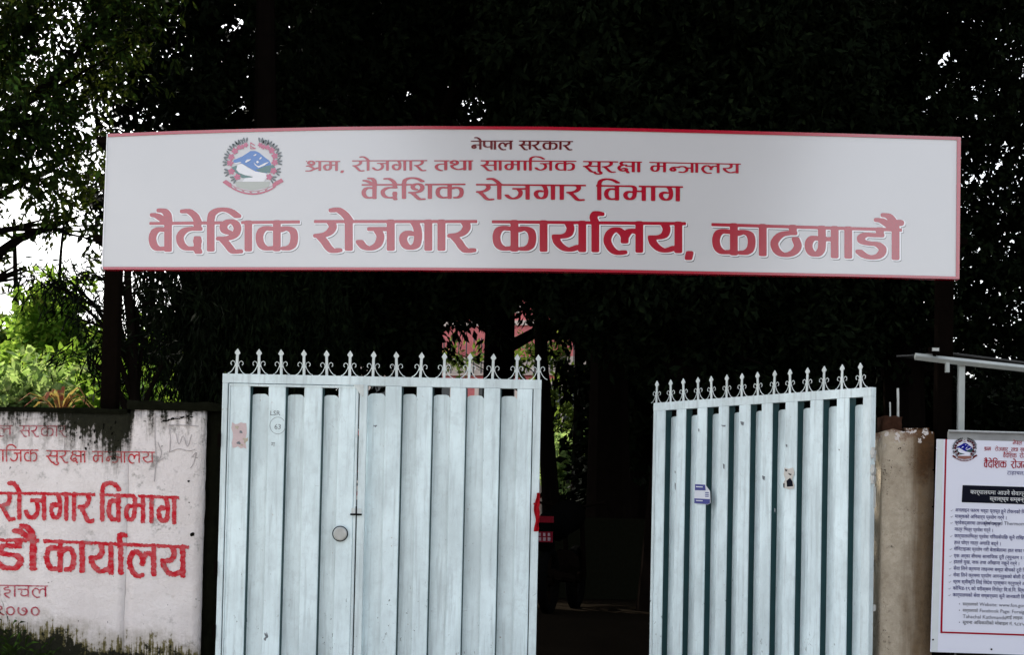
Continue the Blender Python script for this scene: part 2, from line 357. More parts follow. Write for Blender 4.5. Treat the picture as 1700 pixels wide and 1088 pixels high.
# emblem: garland of flowers round blue and green hills over a ribbon
EM = dict(flower=(.42,.03,.12), leaf=(.006,.02,.022), blue=(.0,.12,.44), green=(.005,.10,.09), white=(.72,.72,.76), ribbon=(.42,.02,.08), grey=(.35,.37,.33))
EMM = {k: vinyl('emblem_'+k, v) for k, v in EM.items()}
EMD = dict(EMM); EMD['leaf'] = plain('emblem_deep_leaf', (.004,.006,.006), .6, .03); EMD['white'] = M_POSTER; EMD['grey'] = plain('emblem_deep_grey', (.25,.12,.10), .6, .03); EMD['flower'] = plain('emblem_dark_red', (.07,.006,.012), .6, .03); EMD['blue'] = plain('emblem_deep_blue', (.006,.008,.22), .6, .03); EMD['ribbon'] = plain('emblem_deep_ribbon', (.12,.006,.006), .6, .03); EMD['green'] = plain('emblem_deep_green', (.004,.05,.05))
def emblem(parent, cx, cy, w, Y, mats, proud=.0007):
    """drawn on a 1187 x 1088 design grid, w = width of the drawing in photo pixels"""
    k = w/1010.0; root = None
    def poly(pts, layer, m, name='emblem_shape'):
        nonlocal root
        v = []
        for x, y in pts:
            q = at(cx+(x-595)*k, cy+(y-545)*k, Y-layer*proud); v.append((q.x, q.y, q.z))
        c = Vector((sum(a[0] for a in v)/len(v), sum(a[1] for a in v)/len(v), sum(a[2] for a in v)/len(v)))
        mb = parts.setdefault((name, m), MB()); n = len(v)
        mb.add(v, [tuple(range(n))])
    parts = {}
    ell = lambda x, y, a, b, r=0, n=9: [(x+a*math.cos(t)*math.cos(r)-b*math.sin(t)*math.sin(r), y+a*math.cos(t)*math.sin(r)+b*math.sin(t)*math.cos(r)) for t in [2*math.pi*i/n for i in range(n)]]
    poly([(560,250),(640,250),(700,275),(790,350),(870,410),(900,470),(870,560),(830,620),(640,590),(520,520),(440,470),(380,450),(270,440),(280,400),(420,340)], 1, 'blue', 'mountain')
    poly([(640,560),(700,545),(800,500),(930,480),(970,520),(880,610),(740,610)], 2, 'green', 'hill')
    poly([(240,520),(330,490),(330,560),(420,640),(590,680),(580,700),(420,700),(320,620)], 2, 'green', 'hill')
    poly([(320,560),(350,480),(410,460),(520,530),(640,590),(820,620),(840,680),(780,760),(420,760),(470,700),(590,690),(600,675),(480,655),(370,615)], 3, 'white', 'snow_field')
    for a in ([(470,430),(500,395),(570,385),(540,415),(480,445)], [(600,330),(640,300),(660,310),(640,330)], [(700,385),(730,350),(750,360),(720,390)], [(650,430),(680,410),(700,440),(670,455)],
              [(610,440),(660,490),(700,500),(800,450),(870,430),(790,490),(690,530),(630,480)], [(300,450),(400,430),(400,445),(310,470)]):
        poly(a, 4, 'white', 'snow_patch')
    poly([(300,760),(880,760),(860,850),(590,900),(330,850)], 2, 'grey', 'shading')
    for y0, s in ((-1,1),):
        rib = []
        for i in range(13):
            t = i/12; x = 210+t*770; rib.append((x, 830+130*math.sin(math.pi*t)**.8))
        for i in range(12):
            a, b = rib[i], rib[i+1]; poly([(a[0],a[1]-8),(b[0],b[1]-8),(b[0],b[1]+18),(a[0],a[1]+18)], 3, 'ribbon', 'ribbon')
            poly([(a[0],a[1]-45),(b[0],b[1]-45),(b[0],b[1]-38),(a[0],a[1]-38)], 3, 'ribbon', 'ribbon')
            if i % 2: poly([(a[0]+10,a[1]-30),(b[0]-10,b[1]-28),(b[0]-14,b[1]-14),(a[0]+14,a[1]-16)], 3, 'ribbon', 'ribbon')
    poly([(90,770),(150,730),(240,790),(250,850),(220,860),(120,790)], 4, 'ribbon', 'ribbon'); poly([(1110,760),(1070,705),(920,790),(930,860),(980,830)], 4, 'ribbon', 'ribbon')
    fl = [(480,150),(420,180),(370,190),(300,250),(240,350),(220,450),(240,590),(340,680),(720,150),(770,180),(840,190),(910,240),(960,330),(960,440),(940,580),(870,680)]
    for i, (x, y) in enumerate(fl):
        side = -1 if x < 595 else 1; ang = math.atan2(y-520, x-595)
        for q in (-.5, 0, .5):
            a2 = ang+q; poly(ell(x+math.cos(a2)*88, y+math.sin(a2)*88, 44, 15, a2, 7), 5, 'leaf', 'leaf')
        s = 1 if y > 230 else .75
        for q in range(5):
            a2 = 2*math.pi*q/5+i; poly(ell(x+math.cos(a2)*27*s, y+math.sin(a2)*27*s, 31*s, 23*s, a2, 7), 6+.25*q, 'flower', 'flower')
    for a in ([(555,105),(565,105),(565,215),(555,215)], [(565,105),(640,155),(620,158),(565,125)], [(565,165),(650,208),(650,216),(555,216),(565,205),(615,205),(565,180)]):
        poly(a, 6, 'ribbon', 'flag')
    root = thing_part('emblem', parent)
    for (nm, m), mb in parts.items():
        o = mb.build(nm, mats[m], root)
        if len(mb.f) > 1: kind(o, 'stuff')
def thing_part(name, parent):
    o = bpy.data.objects.new(name, None); COL.objects.link(o); o.parent = parent; return o

# ------------------------------------------------------------------ name board
YB = 10.50
TOP = [(178,222.5),(300,217.5),(430,213.8),(560,211),(700,209.6),(900,210.6),(1050,213.2),(1150,215.6),(1280,219),(1400,222),(1500,225),(1594,227.8)]
BOT = [(169.5,446.5),(294,447),(426,447),(558,447.2),(699,447.6),(900,449.4),(1049,451.8),(1148,453.6),(1278,456),(1398,458.2),(1498,460.4),(1591.5,462.8)]
board = thing('name_board', 'long white office name board with red Nepali lettering and red border above the gate', 'sign', (at(880,455,YB).x, YB, at(880,455,YB).z))
bi = board.matrix_world.inverted() if False else Matrix.Translation(-board.location)
def under(parent):  # children are authored in world space
    return Matrix.Translation(-Vector(parent.location))
def strip(name, rows, Y0, Y1, mat, parent):
    """solid strip between two polylines of photo points, front at Y0, back at Y1"""
    a, b = rows; n = len(a); mb = MB(); v = []
    for Y in (Y0, Y1):
        for r in (a, b):
            for p in r: q = at(p[0], p[1], Y0); v.append((q.x, Y, q.z))
    f = []
    for i in range(n-1):
        f += [(n+i, n+i+1, i+1, i), (2*n+i, 2*n+i+1, 3*n+i+1, 3*n+i), (i, i+1, 2*n+i+1, 2*n+i), (n+i+1, n+i, 3*n+i, 3*n+i+1)]
    f += [(0, 2*n, 3*n, n), (n-1, 2*n-1, 4*n-1, 3*n-1)]
    mb.add(v, f); o = mb.build(name, mat, parent); o.matrix_basis = under(parent); return o
def off(line, dy, n=0): return [(x, y+dy) for x, y in line]
strip('panel', (TOP, BOT), YB, YB+.06, M_BOARD, board)
strip('border_strip', (off(TOP,-.6), off(TOP,4.7)), YB-.005, YB+.0615, M_RED, board)
strip('border_strip', (off(BOT,-3.5), off(BOT,.8)), YB-.005, YB+.0615, M_RED, board)
strip('border_strip', ([(1589,227.2),(1595.3,227.6)], [(1587.2,463.3),(1592.8,463.6)]), YB-.007, YB+.063, M_RED, board)
strip('border_strip', ([(177.2,222),(178.6,222)], [(168.6,447.3),(170.4,447.3)]), YB-.007, YB+.063, M_WHITE, board)
def board_word(key, geo, big=False, **kw):
    w = WORDS[key]
    if big:
        kw = dict(kw, hx=12.9, hy=6.8); kw2 = dict(hx=12.9, hy=6.8)
        o = put_word(board, w, geo, YB-.0010, M_BLACK, 'letter_shadow', level=1.0, shift=(4.6,-4.6), step=3, **kw2); o.matrix_basis = under(board)
        o = put_word(board, w, geo, YB-.0018, M_WHITE, 'letter_outline', level=2.0, shift=(1.9,-1.9), step=3, **kw2); o.matrix_basis = under(board)
    o = put_word(board, w, geo, YB-.0026, M_RED if not kw.get('dark') else M_REDDARK, 'lettering', step=2.5 if big else 3.5, **{k:v for k,v in kw.items() if k != 'dark'}); o.matrix_basis = under(board)
big4 = [('vaideshik',(248,368.4,417.8,498,365.6,416.4)), ('rojgar',(521.3,365,416,792.6,365,416)), ('karyalay',(816.4,365.4,416.8,1139,368.5,420)), ('kathmandaum',(1181,370,422.5,1497.5,379,431.5)),('comma',(1141,368.5,422,1148,368.5,422))]
for k, g in big4: board_word(k, g, True)
for k, g in [('vaideshik',(600.3,305.5,330.5,773,304.5,330)), ('rojgar',(790,305,331,973,306.5,332)), ('vibhag',(989.6,306.8,332.4,1134,309,334.5))]: board_word(k, g, hx=10.5, hy=5.2)
for k, g in [('shram',(508,266.7,283.6,565,267,283.6)), ('comma',(566.5,267,284,570,267,284)), ('rojgar',(584.5,266,283.5,709.5,265.5,283)), ('tatha',(720.7,265.9,282.6,786,265.9,282.6)), ('samajik',(798,265.9,282.8,957,266.7,283.5)),
             ('suraksha',(968,267,285,1066,268,286)), ('mantralay',(1078,268.5,285.5,1230,271.5,288))]: board_word(k, g, hx=10, hy=5)
for k, g in [('nepal',(781.5,233.4,248,852,233,248)), ('sarkar',(861.6,233,248,951.5,234,248.5))]: board_word(k, g, hx=10.5, hy=5.5, dark=True)
emblem(board, 419.5, 280, 101, YB-.0008, EMM)
for o in [c for c in board.children if c.name.startswith('emblem')]: o.location = -Vector(board.location)

def post(name, label, px, py_top, Y, w, mat):
    p = at(px, py_top, Y); t = thing(name, label, 'post', (p.x, Y, 0))
    mb = MB(); mb.bbox(-w/2, w/2, 0, w, 0, p.z, .008); mb.build('shaft', mat, t)
    mb = MB(); mb.box(-w*.9, w*.9, -.02, w+.02, 0, .012); mb.build('base_plate', mat, t)
    for dz in (.08, .73): mb = MB(); mb.box(-w*.3, w*.3, -.388, -.002, p.z-dz-.02, p.z-dz+.02); mb.build('bracket', mat, t)
    return t
post('sign_post', 'dark rusty steel post holding the left end of the name board', 192, 235, 10.95, .105, M_DKSTEEL)
post('sign_post', 'dark steel post holding the right end of the name board', 1574, 240, 10.95, .105, M_DKSTEEL)
# ------------------------------------------------------------------ gate leaves
YG = 10.70
PXM = FPX/YG
LEAF_W, Z_TOP, Z_BOT = 2.105, at(635, 626, YG).z, 0.12
RAIL = .060
def finial_meshes():
    a = MB(); w = .0085
    a.bbox(-w, w, -.003, .003, 0, .128, .001)
    pts = [(-.0095,.128),(-.0185,.140),(-.015,.148),(0,.170),(.015,.148),(.0185,.140),(.0095,.128)]
    n = len(pts); v = [(x,-.004,z) for x,z in pts]+[(x,.004,z) for x,z in pts]
    a.add(v, [tuple(range(n)), tuple(range(n,2*n))[::-1]]+[(i,(i+1)%n,(i+1)%n+n,i+n) for i in range(n)])
    s = MB()
    for sg in (-1, 1):
        pts = [(.062,.002),(.045,.010),(.030,.026),(.018,.046),(.012,.066),(.018,.082),(.032,.088),(.043,.080),(.044,.066),(.036,.060)]
        s.tube([(sg*x*.92, .002, z) for x, z in pts], .0025, 6)
    s.box(-.013, .013, -.007, .009, .050, .060)
    return a.mesh('finial', M_SPIKE), s.mesh('scroll', M_SPIKE)
ME_FIN, ME_SCR = finial_meshes()
def rib_mesh(w, z0, z1, d=.060):
    mb = MB(); c = .005
    P = [(0,.006),(c,0),(w-c,0),(w,.006),(w+.009,d),(.004,d)]
    v = [(a,b,z0) for a,b in P]+[(a,b,z1) for a,b in P]; n = 6
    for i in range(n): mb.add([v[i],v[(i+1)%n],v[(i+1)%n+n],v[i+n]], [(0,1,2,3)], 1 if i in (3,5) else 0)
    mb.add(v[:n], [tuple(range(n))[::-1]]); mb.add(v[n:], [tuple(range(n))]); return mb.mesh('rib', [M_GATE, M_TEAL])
def trough_mesh(w, z0, z1, seed):
    """recessed pressed sheet: deep at its left, swelling forward to its right, arched top edge"""
    r = random.Random(seed); mb = MB(); nx, nz = 8, 10; v = []
    for k in range(nz+1):
        for i in range(nx+1):
            t = i/nx; x = t*w
            arch = .026*(abs(2*t-1)**5)
            z = z0+(z1-arch-z0)*k/nz
            y = .052-.034*(t**1.5)+.0035*math.sin(k*1.3+seed)*math.sin(t*3.14)
            v.append((x, y, z))
    f = [(k*(nx+1)+i, k*(nx+1)+i+1, (k+1)*(nx+1)+i+1, (k+1)*(nx+1)+i) for k in range(nz) for i in range(nx)]
    mb.add(v, f); me = mb.mesh('recessed_sheet', M_GATE); me.polygons.foreach_set('use_smooth', [True]*len(me.polygons)); return me
def leaf(label, loc, rz, stile_l, stile_r, ribs, spikes, wicket=None, drop=.0):
    t = thing('gate_leaf', label, 'gate', loc, rz, 'two leaves of the pale blue metal gate')
    zt = Z_TOP; W = LEAF_W
    mb = MB(); mb.bbox(0, W, 0, .045, zt-RAIL, zt); mb.build('top_rail', M_RAIL, t)
    mb = MB(); mb.bbox(stile_l[1]+.001, stile_r[0]-.001, 0, .045, Z_BOT, Z_BOT+.08); mb.build('bottom_rail', M_RAIL, t)
    mb = MB(); mb.bbox(.001, stile_l[1], .001, .046, Z_BOT, zt-RAIL-.001); mb.build('stile', M_RAIL, t)
    mb = MB(); mb.bbox(stile_r[0], W-.001, .001, .046, Z_BOT, zt-RAIL-.001); mb.build('stile', M_RAIL, t)
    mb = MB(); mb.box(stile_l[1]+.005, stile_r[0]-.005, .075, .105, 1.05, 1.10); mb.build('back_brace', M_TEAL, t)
    zr = zt-RAIL-.002
    edges = [(a, b) for a, b in ribs]
    for i, (a, b) in enumerate(edges):
        z1 = zr-(drop if wicket and b < wicket[1] else 0)
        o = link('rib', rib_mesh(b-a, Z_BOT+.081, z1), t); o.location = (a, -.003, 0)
    gaps = []
    for (a, b), (c, d) in zip(edges, edges[1:]):
        if wicket and b <= wicket[1] <= c: gaps.append((wicket[2], c)); continue
        gaps.append((b, c))
    if not wicket: gaps.append((edges[-1][1], stile_r[0]))
    for i, (a, b) in enumerate(gaps):
        z1 = zr-(drop if wicket and b < wicket[1] else 0)
        o = link('recessed_sheet', trough_mesh(b-a+.004, Z_BOT+.082, z1-.046, i+1), t); o.location = (a-.002, 0, 0)
    for i, x in enumerate(spikes):
        o = link('finial', ME_FIN, t); o.location = (x, .022, zt+.0005); o.rotation_euler = (0, math.radians(random.Random(i*7).uniform(-2.5,2.5)), 0)
        s = link('scroll', ME_SCR, o)
    return t
random.seed(4)
L0 = 370.0
lx = lambda px: (px-L0)/PXM
left_ribs = [(lx(384),lx(417)),(lx(447.5),lx(476)),(lx(507),lx(537)),(lx(564),lx(593)),(lx(642),lx(669)),(lx(694),lx(720)),(lx(750),lx(776)),(lx(806),lx(833)),(lx(861),lx(886.5))]
hl = at(370, 1000, YG)
hinge_l = at(366.5, 850, YG)
GLEAF = leaf('left gate leaf closed with a wicket door, round lock and pointed finials on top', (at(369,640,YG).x, YG, 0), math.radians(-.35),
     (0, lx(379.5)), (lx(888), LEAF_W), left_ribs, [lx(p) for p in (392,429.6,467,505,543,581,620,659.5,699,738.8,780,819.3,859.3,896.5)],
     wicket=(lx(381), lx(597), lx(611.5)), drop=.018)
g = GLEAF
# wicket door frame, its gap, the meeting stile, gusset, bolt, lock
zt = Z_TOP-RAIL
mb = MB(); mb.bbox(lx(381.5), lx(384), -.006, .03, Z_BOT+.09, zt-.012); mb.build('door_edge', M_RAIL, g)
mb = MB(); mb.bbox(lx(381.5), lx(597), -.0065, .03, zt-.020, zt-.006); mb.build('door_top_bar', M_RAIL, g)
mb = MB(); mb.bbox(lx(593.3), lx(597.2), -.006, .03, Z_BOT+.09, zt-.021); mb.build('door_edge', M_RAIL, g)
mb = MB(); mb.bbox(lx(599.3), lx(612), -.002, .046, Z_BOT+.09, zt-.001); mb.build('mullion', M_RAIL, g)
mb = MB(); x0, x1 = lx(588), lx(606); z0 = zt+.004
mb.add([(x0,-.009,z0),(x1,-.009,z0),(x1,-.009,z0-.078),(x1-.012,-.009,z0-.078),(x0,-.003,z0),(x1,-.003,z0),(x1,-.003,z0-.078),(x1-.012,-.003,z0-.078)],
       [(0,3,2,1),(4,5,6,7),(0,1,5,4),(1,2,6,5),(2,3,7,6),(3,0,4,7)]); mb.build('gusset_plate', M_SPIKE, g)
zk = at(572, 887, YG).z; xk = lx(573)
mb = MB(); mb.tube([(xk,.028,zk),(xk,-.012,zk),(xk,-.030,zk),(xk,-.033,zk)], [.045,.045,.043,.036], 28); k = mb.build('lock_disc', M_STEEL, g)
mb = MB(); mb.tube([(xk+.049*math.cos(a), -.022, zk+.049*math.sin(a)) for a in [2*math.pi*i/28 for i in range(29)]], .0035, 6, cap=False); mb.build('lock_rim', M_DKSTEEL, k)
zb = at(598, 852, YG).z; xb = lx(599)
mb = MB(); mb.box(xb-.034, xb-.006, -.014, -.0061, zb-.012, zb+.030); mb.box(xb+.004, xb+.032, -.014, -.0025, zb-.012, zb+.028); kb = mb.build('bolt_plate', M_SPIKE, g)
mb = MB(); mb.cyl((xb-.040,-.018,zb-.012), .006, .075, 'x', 10); mb.cyl((xb-.001,-.030,zb-.01), .005, .05, 'z', 8); mb.build('bolt', M_DKSTEEL, kb)
for py in (731, 945, 1050):
    zz = at(372, py, YG).z; mb = MB(); mb.cyl((-.010,-.004,zz-.045), .011, .09, 'z', 12); mb.build('hinge', M_DKSTEEL, g)
# pencilled writing, faded sticker, stains on the leaf
M_PENCIL = plain('pencil_grey', (.16,.18,.20), .7, .2, 0, .3, 80); M_PINK = plain('faded_pink_sticker', (.55,.44,.45), .6, .2, 0, .12, 60); M_BEIGE = plain('beige_stain', (.42,.38,.30), .7, .2, 0, .2, 60)
def decal_text(parent, txt, px, py, size, mat, Y, **kw):
    o = put_text(parent, txt, px, py, Y, size, mat, **kw); o.matrix_basis = parent_inv(parent); return o
def parent_inv(p): return (Matrix.Translation(Vector(p.location)) @ Matrix.Rotation(p.rotation_euler.z, 4, 'Z')).inverted()
decal_text(g, 'LSR', 448, 690, 11, M_PENCIL, YG-.0065, name='scribble', slope=.0)
decal_text(g, '63', 455, 713, 12, M_PENCIL, YG-.0065, name='scribble', slope=.0)
mb = MB(); mb.tube([(*[at(461+13*math.cos(a), 707+14*math.sin(a), YG-.0065)[i] for i in range(3)],) for a in [2*math.pi*i/22 for i in range(21)]], .0012, 4); o = mb.build('scribble', M_PENCIL, g); o.matrix_basis = parent_inv(g)
decal_text(g, 'ग', 450, 742, 11, M_PENCIL, YG-.0065, name='scribble', slope=.0)
def patch(parent, px0, py0, px1, py1, Y, mat, name, seed=0, rag=.12, n=5):
    r = random.Random(seed); pts = []
    for i in range(n): pts.append((px0+(px1-px0)*i/n, py0+r.uniform(-1,1)*rag*(py1-py0)))
    for i in range(n): pts.append((px1+r.uniform(-1,1)*rag*(px1-px0), py0+(py1-py0)*i/n))
    for i in range(n): pts.append((px1-(px1-px0)*i/n, py1+r.uniform(-1,1)*rag*(py1-py0)))
    for i in range(n): pts.append((px0+r.uniform(-1,1)*rag*(px1-px0), py1-(py1-py0)*i/n))
    v = [tuple(at(a, b, Y)) for a, b in pts]; mb = MB(); mb.add(v, [tuple(range(len(v)))[::-1]]); o = mb.build(name, mat, parent); o.matrix_basis = parent_inv(parent); return o
s0 = patch(g, 385.5, 703, 409, 744, YG-.0060, M_PINK, 'faded_sticker', 1, .06)
for i, (x, y, w, h) in enumerate([(390,708,8,6),(398,716,6,4),(404,727,8,10),(393,733,8,6),(400,738,5,4)]): patch(g, x, y, x+w*.8, y+h*.8, YG-.0072, M_PENCIL if i % 2 else M_BEIGE, 'sticker_print', i+3, .3, 3)
patch(g, 655.5, 738, 663, 750, YG-.006, M_BEIGE, 'stain_spot', 9, .3, 4)
for i, (x, y, w, h) in enumerate([(699,727,12,16),(706,676,3,20),(648,753,7,5),(645,772,4,8),(808,841,6,2),(620,706,5,3),(512,1040,3,16),(439,1050,5,12),(566,1020,4,5)]): patch(g, x, y, x+w, y+h, YG-.006, M_PENCIL, 'scuff_mark', i+20, .45, 3)
# red rag tied at the free edge
M_RAG = plain('red_cloth', (.30,.003,.008), .9, .1, 0, .3, 30)
rag_t = thing('rag', 'bright red cloth rag tied round the free edge of the left gate leaf', 'cloth', tuple(at(890, 850, YG)))
mb = MB(); r = random.Random(5); nz, nx = 16, 8; v = []
for k in range(nz+1):
    py = 819+64*k/nz; wl = 887.5+1.6*math.sin(k*.7)+ (3.5 if k < 3 else 0)*(1-k/3); wr = 895.5+r.uniform(-.9,.9)-(1.2 if k > 12 else 0)
    for i in range(nx+1):
        q = at(wl+(wr-wl)*i/nx, py, YG); v.append((q.x-rag_t.location.x, -.030-.008*math.sin(i*1.1+k*.35)-.004*math.sin(k*1.3), q.z-rag_t.location.z))
mb.add(v, [(k*(nx+1)+i, (k+1)*(nx+1)+i, (k+1)*(nx+1)+i+1, k*(nx+1)+i+1) for k in range(nz) for i in range(nx)]); mb.build('cloth', M_RAG, rag_t, True)
mb = MB(); mb.box(-.018,.020,-.03,.050,.045,.056); mb.build('knot', M_RAG, rag_t)

# right leaf: hinged at its right edge and swung inwards
TH = math.radians(52.0)
hr = at(1447, 640, YG); HX, HY = hr.x, YG
def s_of(px, py=850):
    """distance along the swung leaf from its hinge that shows at this pixel column"""
    d = CAM_R @ Vector(((px-850)/FPX, (544-py)/FPX+SHIFT*1700/FPX, -1)); t = d.x/d.y
    return (HX-t*HY)/(math.cos(TH)+t*math.sin(TH))
rx = lambda px, py=740: LEAF_W-s_of(px, py)
print('far end px check', rx(1085, 668))
ribR = [(1088.8,1104),(1122,1138),(1156.5,1173),(1192,1209),(1226,1245),(1263.3,1281.8),(1302.7,1323),(1344,1365.3),(1388,1409)]
ribR = [(rx(a), rx(b)) for a, b in ribR]
spR = [LEAF_W-s_of(p/3.886+1060, 640) for p in (103,195,278,372,458,555,652,757,860,963,1072,1180,1297,1420)]
far = Vector((HX-LEAF_W*math.cos(TH), HY+LEAF_W*math.sin(TH), 0))
GR = leaf('right gate leaf swung open inwards with a blue sticker and a torn paper on it', (far.x, far.y, 0), -TH,
     (0, max(.03, ribR[0][0]-.004)), (rx(1431), LEAF_W), ribR, spR)
LABEL_M = plain('sticker_blue', (.02,.03,.22), .4, .4, 0, .05); LABEL_W = plain('sticker_white', (.62,.65,.72), .4, .4, 0, .05); PAPER = plain('torn_paper', (.55,.53,.50), .8, .2, 0, .1, 60)
def on_leaf(px, py, out=-.006):
    s = s_of(px, py); c = Vector((HX-s*math.cos(TH), HY+s*math.sin(TH), 0)); q = at(px, py, c.y)
    n = Vector((-math.sin(TH), -math.cos(TH), 0)); return (c.x-n.x*out, c.y-n.y*out, q.z)
def leaf_patch(poly, mat, name, out=-.006, parent=GR):
    v = [on_leaf(a, b, out) for a, b in poly]; mb = MB(); mb.add(v, [tuple(range(len(v)))[::-1]]); o = mb.build(name, mat, parent); o.matrix_basis = parent_inv(GR); return o
stk = thing('paper_sticker', 'small blue and white sticker on the open right gate leaf', 'sticker', on_leaf(1166, 820))
def bare_inv(t): return Matrix.Translation(-Vector(t.location))
def lp2(t, poly, mat, name, out): o = leaf_patch(poly, mat, name, out, t); o.matrix_basis = bare_inv(t); return o
lp2(stk, [(1154.5,804),(1172,805),(1180,816),(1181,836),(1176,838.5),(1154,836.5)], LABEL_W, 'sheet', -.0075)
lp2(stk, [(1155,804.5),(1172,805.5),(1173,815),(1155,814.5)], LABEL_M, 'print_band', -.0085)
lp2(stk, [(1154,828),(1180,829.5),(1180,836),(1176,838),(1154,836)], LABEL_M, 'print_band', -.0085)
for y in (808, 831): lp2(stk, [(1157,y),(1168,y+.5),(1168,y+2),(1157,y+1.5)], LABEL_W, 'print_line', -.0093)
for y in (818,821,824): lp2(stk, [(1172,y),(1178,y),(1178,y+1.5),(1172,y+1.5)], LABEL_M, 'print_line', -.0085)
tp = thing('torn_notice', 'torn white paper scrap with black print on the open right gate leaf', 'paper', on_leaf(1311, 795))
lp2(tp, [(1304,777),(1310,779),(1318,777),(1320,786),(1316,797),(1320,806),(1319,812),(1311,813),(1303,811),(1301,804),(1305,796),(1302,788)], PAPER, 'sheet', -.0075)
for i, q in enumerate([[(1307,799),(1313,794),(1317,800),(1318,808),(1308,809)], [(1301.5,804),(1304,803),(1303.5,811),(1302,810)], [(1304,779),(1309,781),(1306,784)], [(1309,786),(1316,788),(1313,790)]]): lp2(tp, q, M_PBLACK, 'print_blot', -.0085)
for i, (x, y, w, h) in enumerate([(1201,770,3,10),(1230,700,6,7),(1198,706,8,3),(1121,801,1.6,14),(1121,782,1.5,5),(1266,790,5,8),(1305,738,3,5),(1286,844,2.5,8),(1160,712,2,6),(1393,746,2,3)]):
    leaf_patch([(x,y),(x+w,y+h*.2),(x+w*.8,y+h),(x+w*.2,y+h*.8)], M_PENCIL, 'scuff_mark', -.006)
mb = MB()
for py in (752, 781, 795): 
    q = at(1452, py, YG)
    mb = MB(); mb.cyl((LEAF_W+.012, .01, q.z-.035), .013, .07, 'z', 12); mb.box(LEAF_W-.005, LEAF_W+.03, .0, .02, q.z-.012, q.z+.014); mb.build('hinge', M_STEEL, GR)

# ------------------------------------------------------------------ left wall with painted lettering
YW = 10.90
wl_x0 = at(-260, 800, YW).x; wsplit = at(216, 700, YW).x; wend = at(337, 850, YW).x; jend = at(366, 850, YW).x
ztw = at(100, 682, YW).z; ztp = at(290, 668, YW).z
wall = thing('boundary_wall', 'stained white plaster wall with red painted Nepali lettering left of the gate', 'wall', (wl_x0, YW, 0))
def rough_block(name, x0, x1, y0, y1, z0, z1, mat, parent, step=.06, amp=.006, seed=0, top_amp=.012):
    """masonry block whose faces and top edge are slightly uneven"""
    rnd = np.random.default_rng(seed); nx = max(2, int((x1-x0)/step)); nz = max(2, int((z1-z0)/step)); mb = MB()
    gx = np.linspace(x0, x1, nx+1); 
    top = z1+rnd.uniform(-1,1,nx+1)*top_amp; fr = rnd.standard_normal((nz+1, nx+1))*amp*.5
    V = []
    for k in range(nz+1):
        for i in range(nx+1): V.append((gx[i]+(rnd.uniform(-1,1)*amp*.7 if i in (0,nx) else 0), y0+(fr[k,i] if 0 <= i <= nx else 0), z0+(top[i]-z0)*k/nz))
    F = [(k*(nx+1)+i, k*(nx+1)+i+1, (k+1)*(nx+1)+i+1, (k+1)*(nx+1)+i) for k in range(nz) for i in range(nx)]
    b = len(V)
    for i in range(nx+1): V.append((gx[i], y1, top[i])); 
    for i in range(nx): F.append((nz*(nx+1)+i, nz*(nx+1)+i+1, b+i+1, b+i))
    b2 = len(V); V += [(x0,y1,z0),(x1,y1,z0)]
    F.append(tuple([k*(nx+1) for k in range(nz,-1,-1)]+[b2, b])[::-1]); F.append(tuple([k*(nx+1)+nx for k in range(nz+1)]+[b+nx, b2+1])[::-1]); F.append((b2+1, b2)+tuple(range(b, b+nx+1)))
    mb.add(V, F); me = mb.mesh(name, mat); me.polygons.foreach_set('use_smooth', [True]*len(me.polygons)); o = link(name, me, parent); o.matrix_basis = parent_inv(parent); return o
rough_block('wall_panel', wl_x0, wsplit, YW, YW+.22, 0, ztw, M_PLASTER, wall, amp=.002, seed=1)
rough_block('pillar', wsplit+.002, wend, YW-.001, YW+.24, 0, at(290,680,YW).z, M_PLASTER, wall, amp=.002, seed=2)
M_MOSS = plain('black_moss', (.006,.0065,.004), 1, .0, 0, .7, 30)
rough_block('coping', wl_x0, wsplit-.02, YW-.012, YW+.26, ztw-.014, ztw+.018, M_MOSS, wall, step=.11, amp=.006, seed=3, top_amp=.006)
rough_block('coping', wsplit-.02, jend-.01, YW-.015, YW+.30, at(290,682,YW).z, ztp, M_MOSS, wall, step=.09, amp=.006, seed=4, top_amp=.010)
rough_block('jamb', wend+.002, jend, YW+.05, YW+.26, 0, ztp-.05, M_MOSS, wall, step=.05, amp=.008, seed=5)
rngw = np.random.default_rng(3)
def wall_word(key, geo, mat=M_WALLRED, **kw):
    o = put_word(wall, WORDS[key], geo, YW-.0045, mat, 'lettering', rng=rngw, **kw); o.matrix_basis = parent_inv(wall)
thin = dict(hx=6.6, hy=5.4, step=4, p=2.6); thick = dict(hx=11.8, hy=7.2, step=2.6, p=3)
wall_word('nepal', (-58,706,724,21,706.5,724.5), M_WALLRED_FADED, **thin); wall_word('sarkar', (32,706.5,725,113,707,725.5), M_WALLRED_FADED, **thin)
wall_word('samajik', (-46,746.5,767,64,747,767.5), **thin); wall_word('suraksha', (76,748,768,144.5,749,768.8), **thin); wall_word('mantralay', (152.5,749,768.5,257,750.5,769.5), **thin)
wall_word('rojgar', (-2,817,862,158,819,866), **thick); wall_word('vibhag', (165,819.5,866,297,824.5,871), **thick)
wall_word('ndau', (-118,892,946,65.5,895.5,948), **thick); wall_word('karyalay', (72,896,949,313,906.5,959.5), **thick)
wall_word('ahachal', (-5,971.5,991.5,80,973,992.5), M_WALLRED_FADED, **thin); WORDS['year'] = WORDS['y2070']; wall_word('year', (-9,1005,1023,69,1006,1024), M_WALLRED_FADED, **thin)
M_HOLE_MOULD = plain('hole_shade_and_mould', (.004,.004,.003), 1, 0)  # flat near-black: painted shade of the chip holes, also colours the mould blots
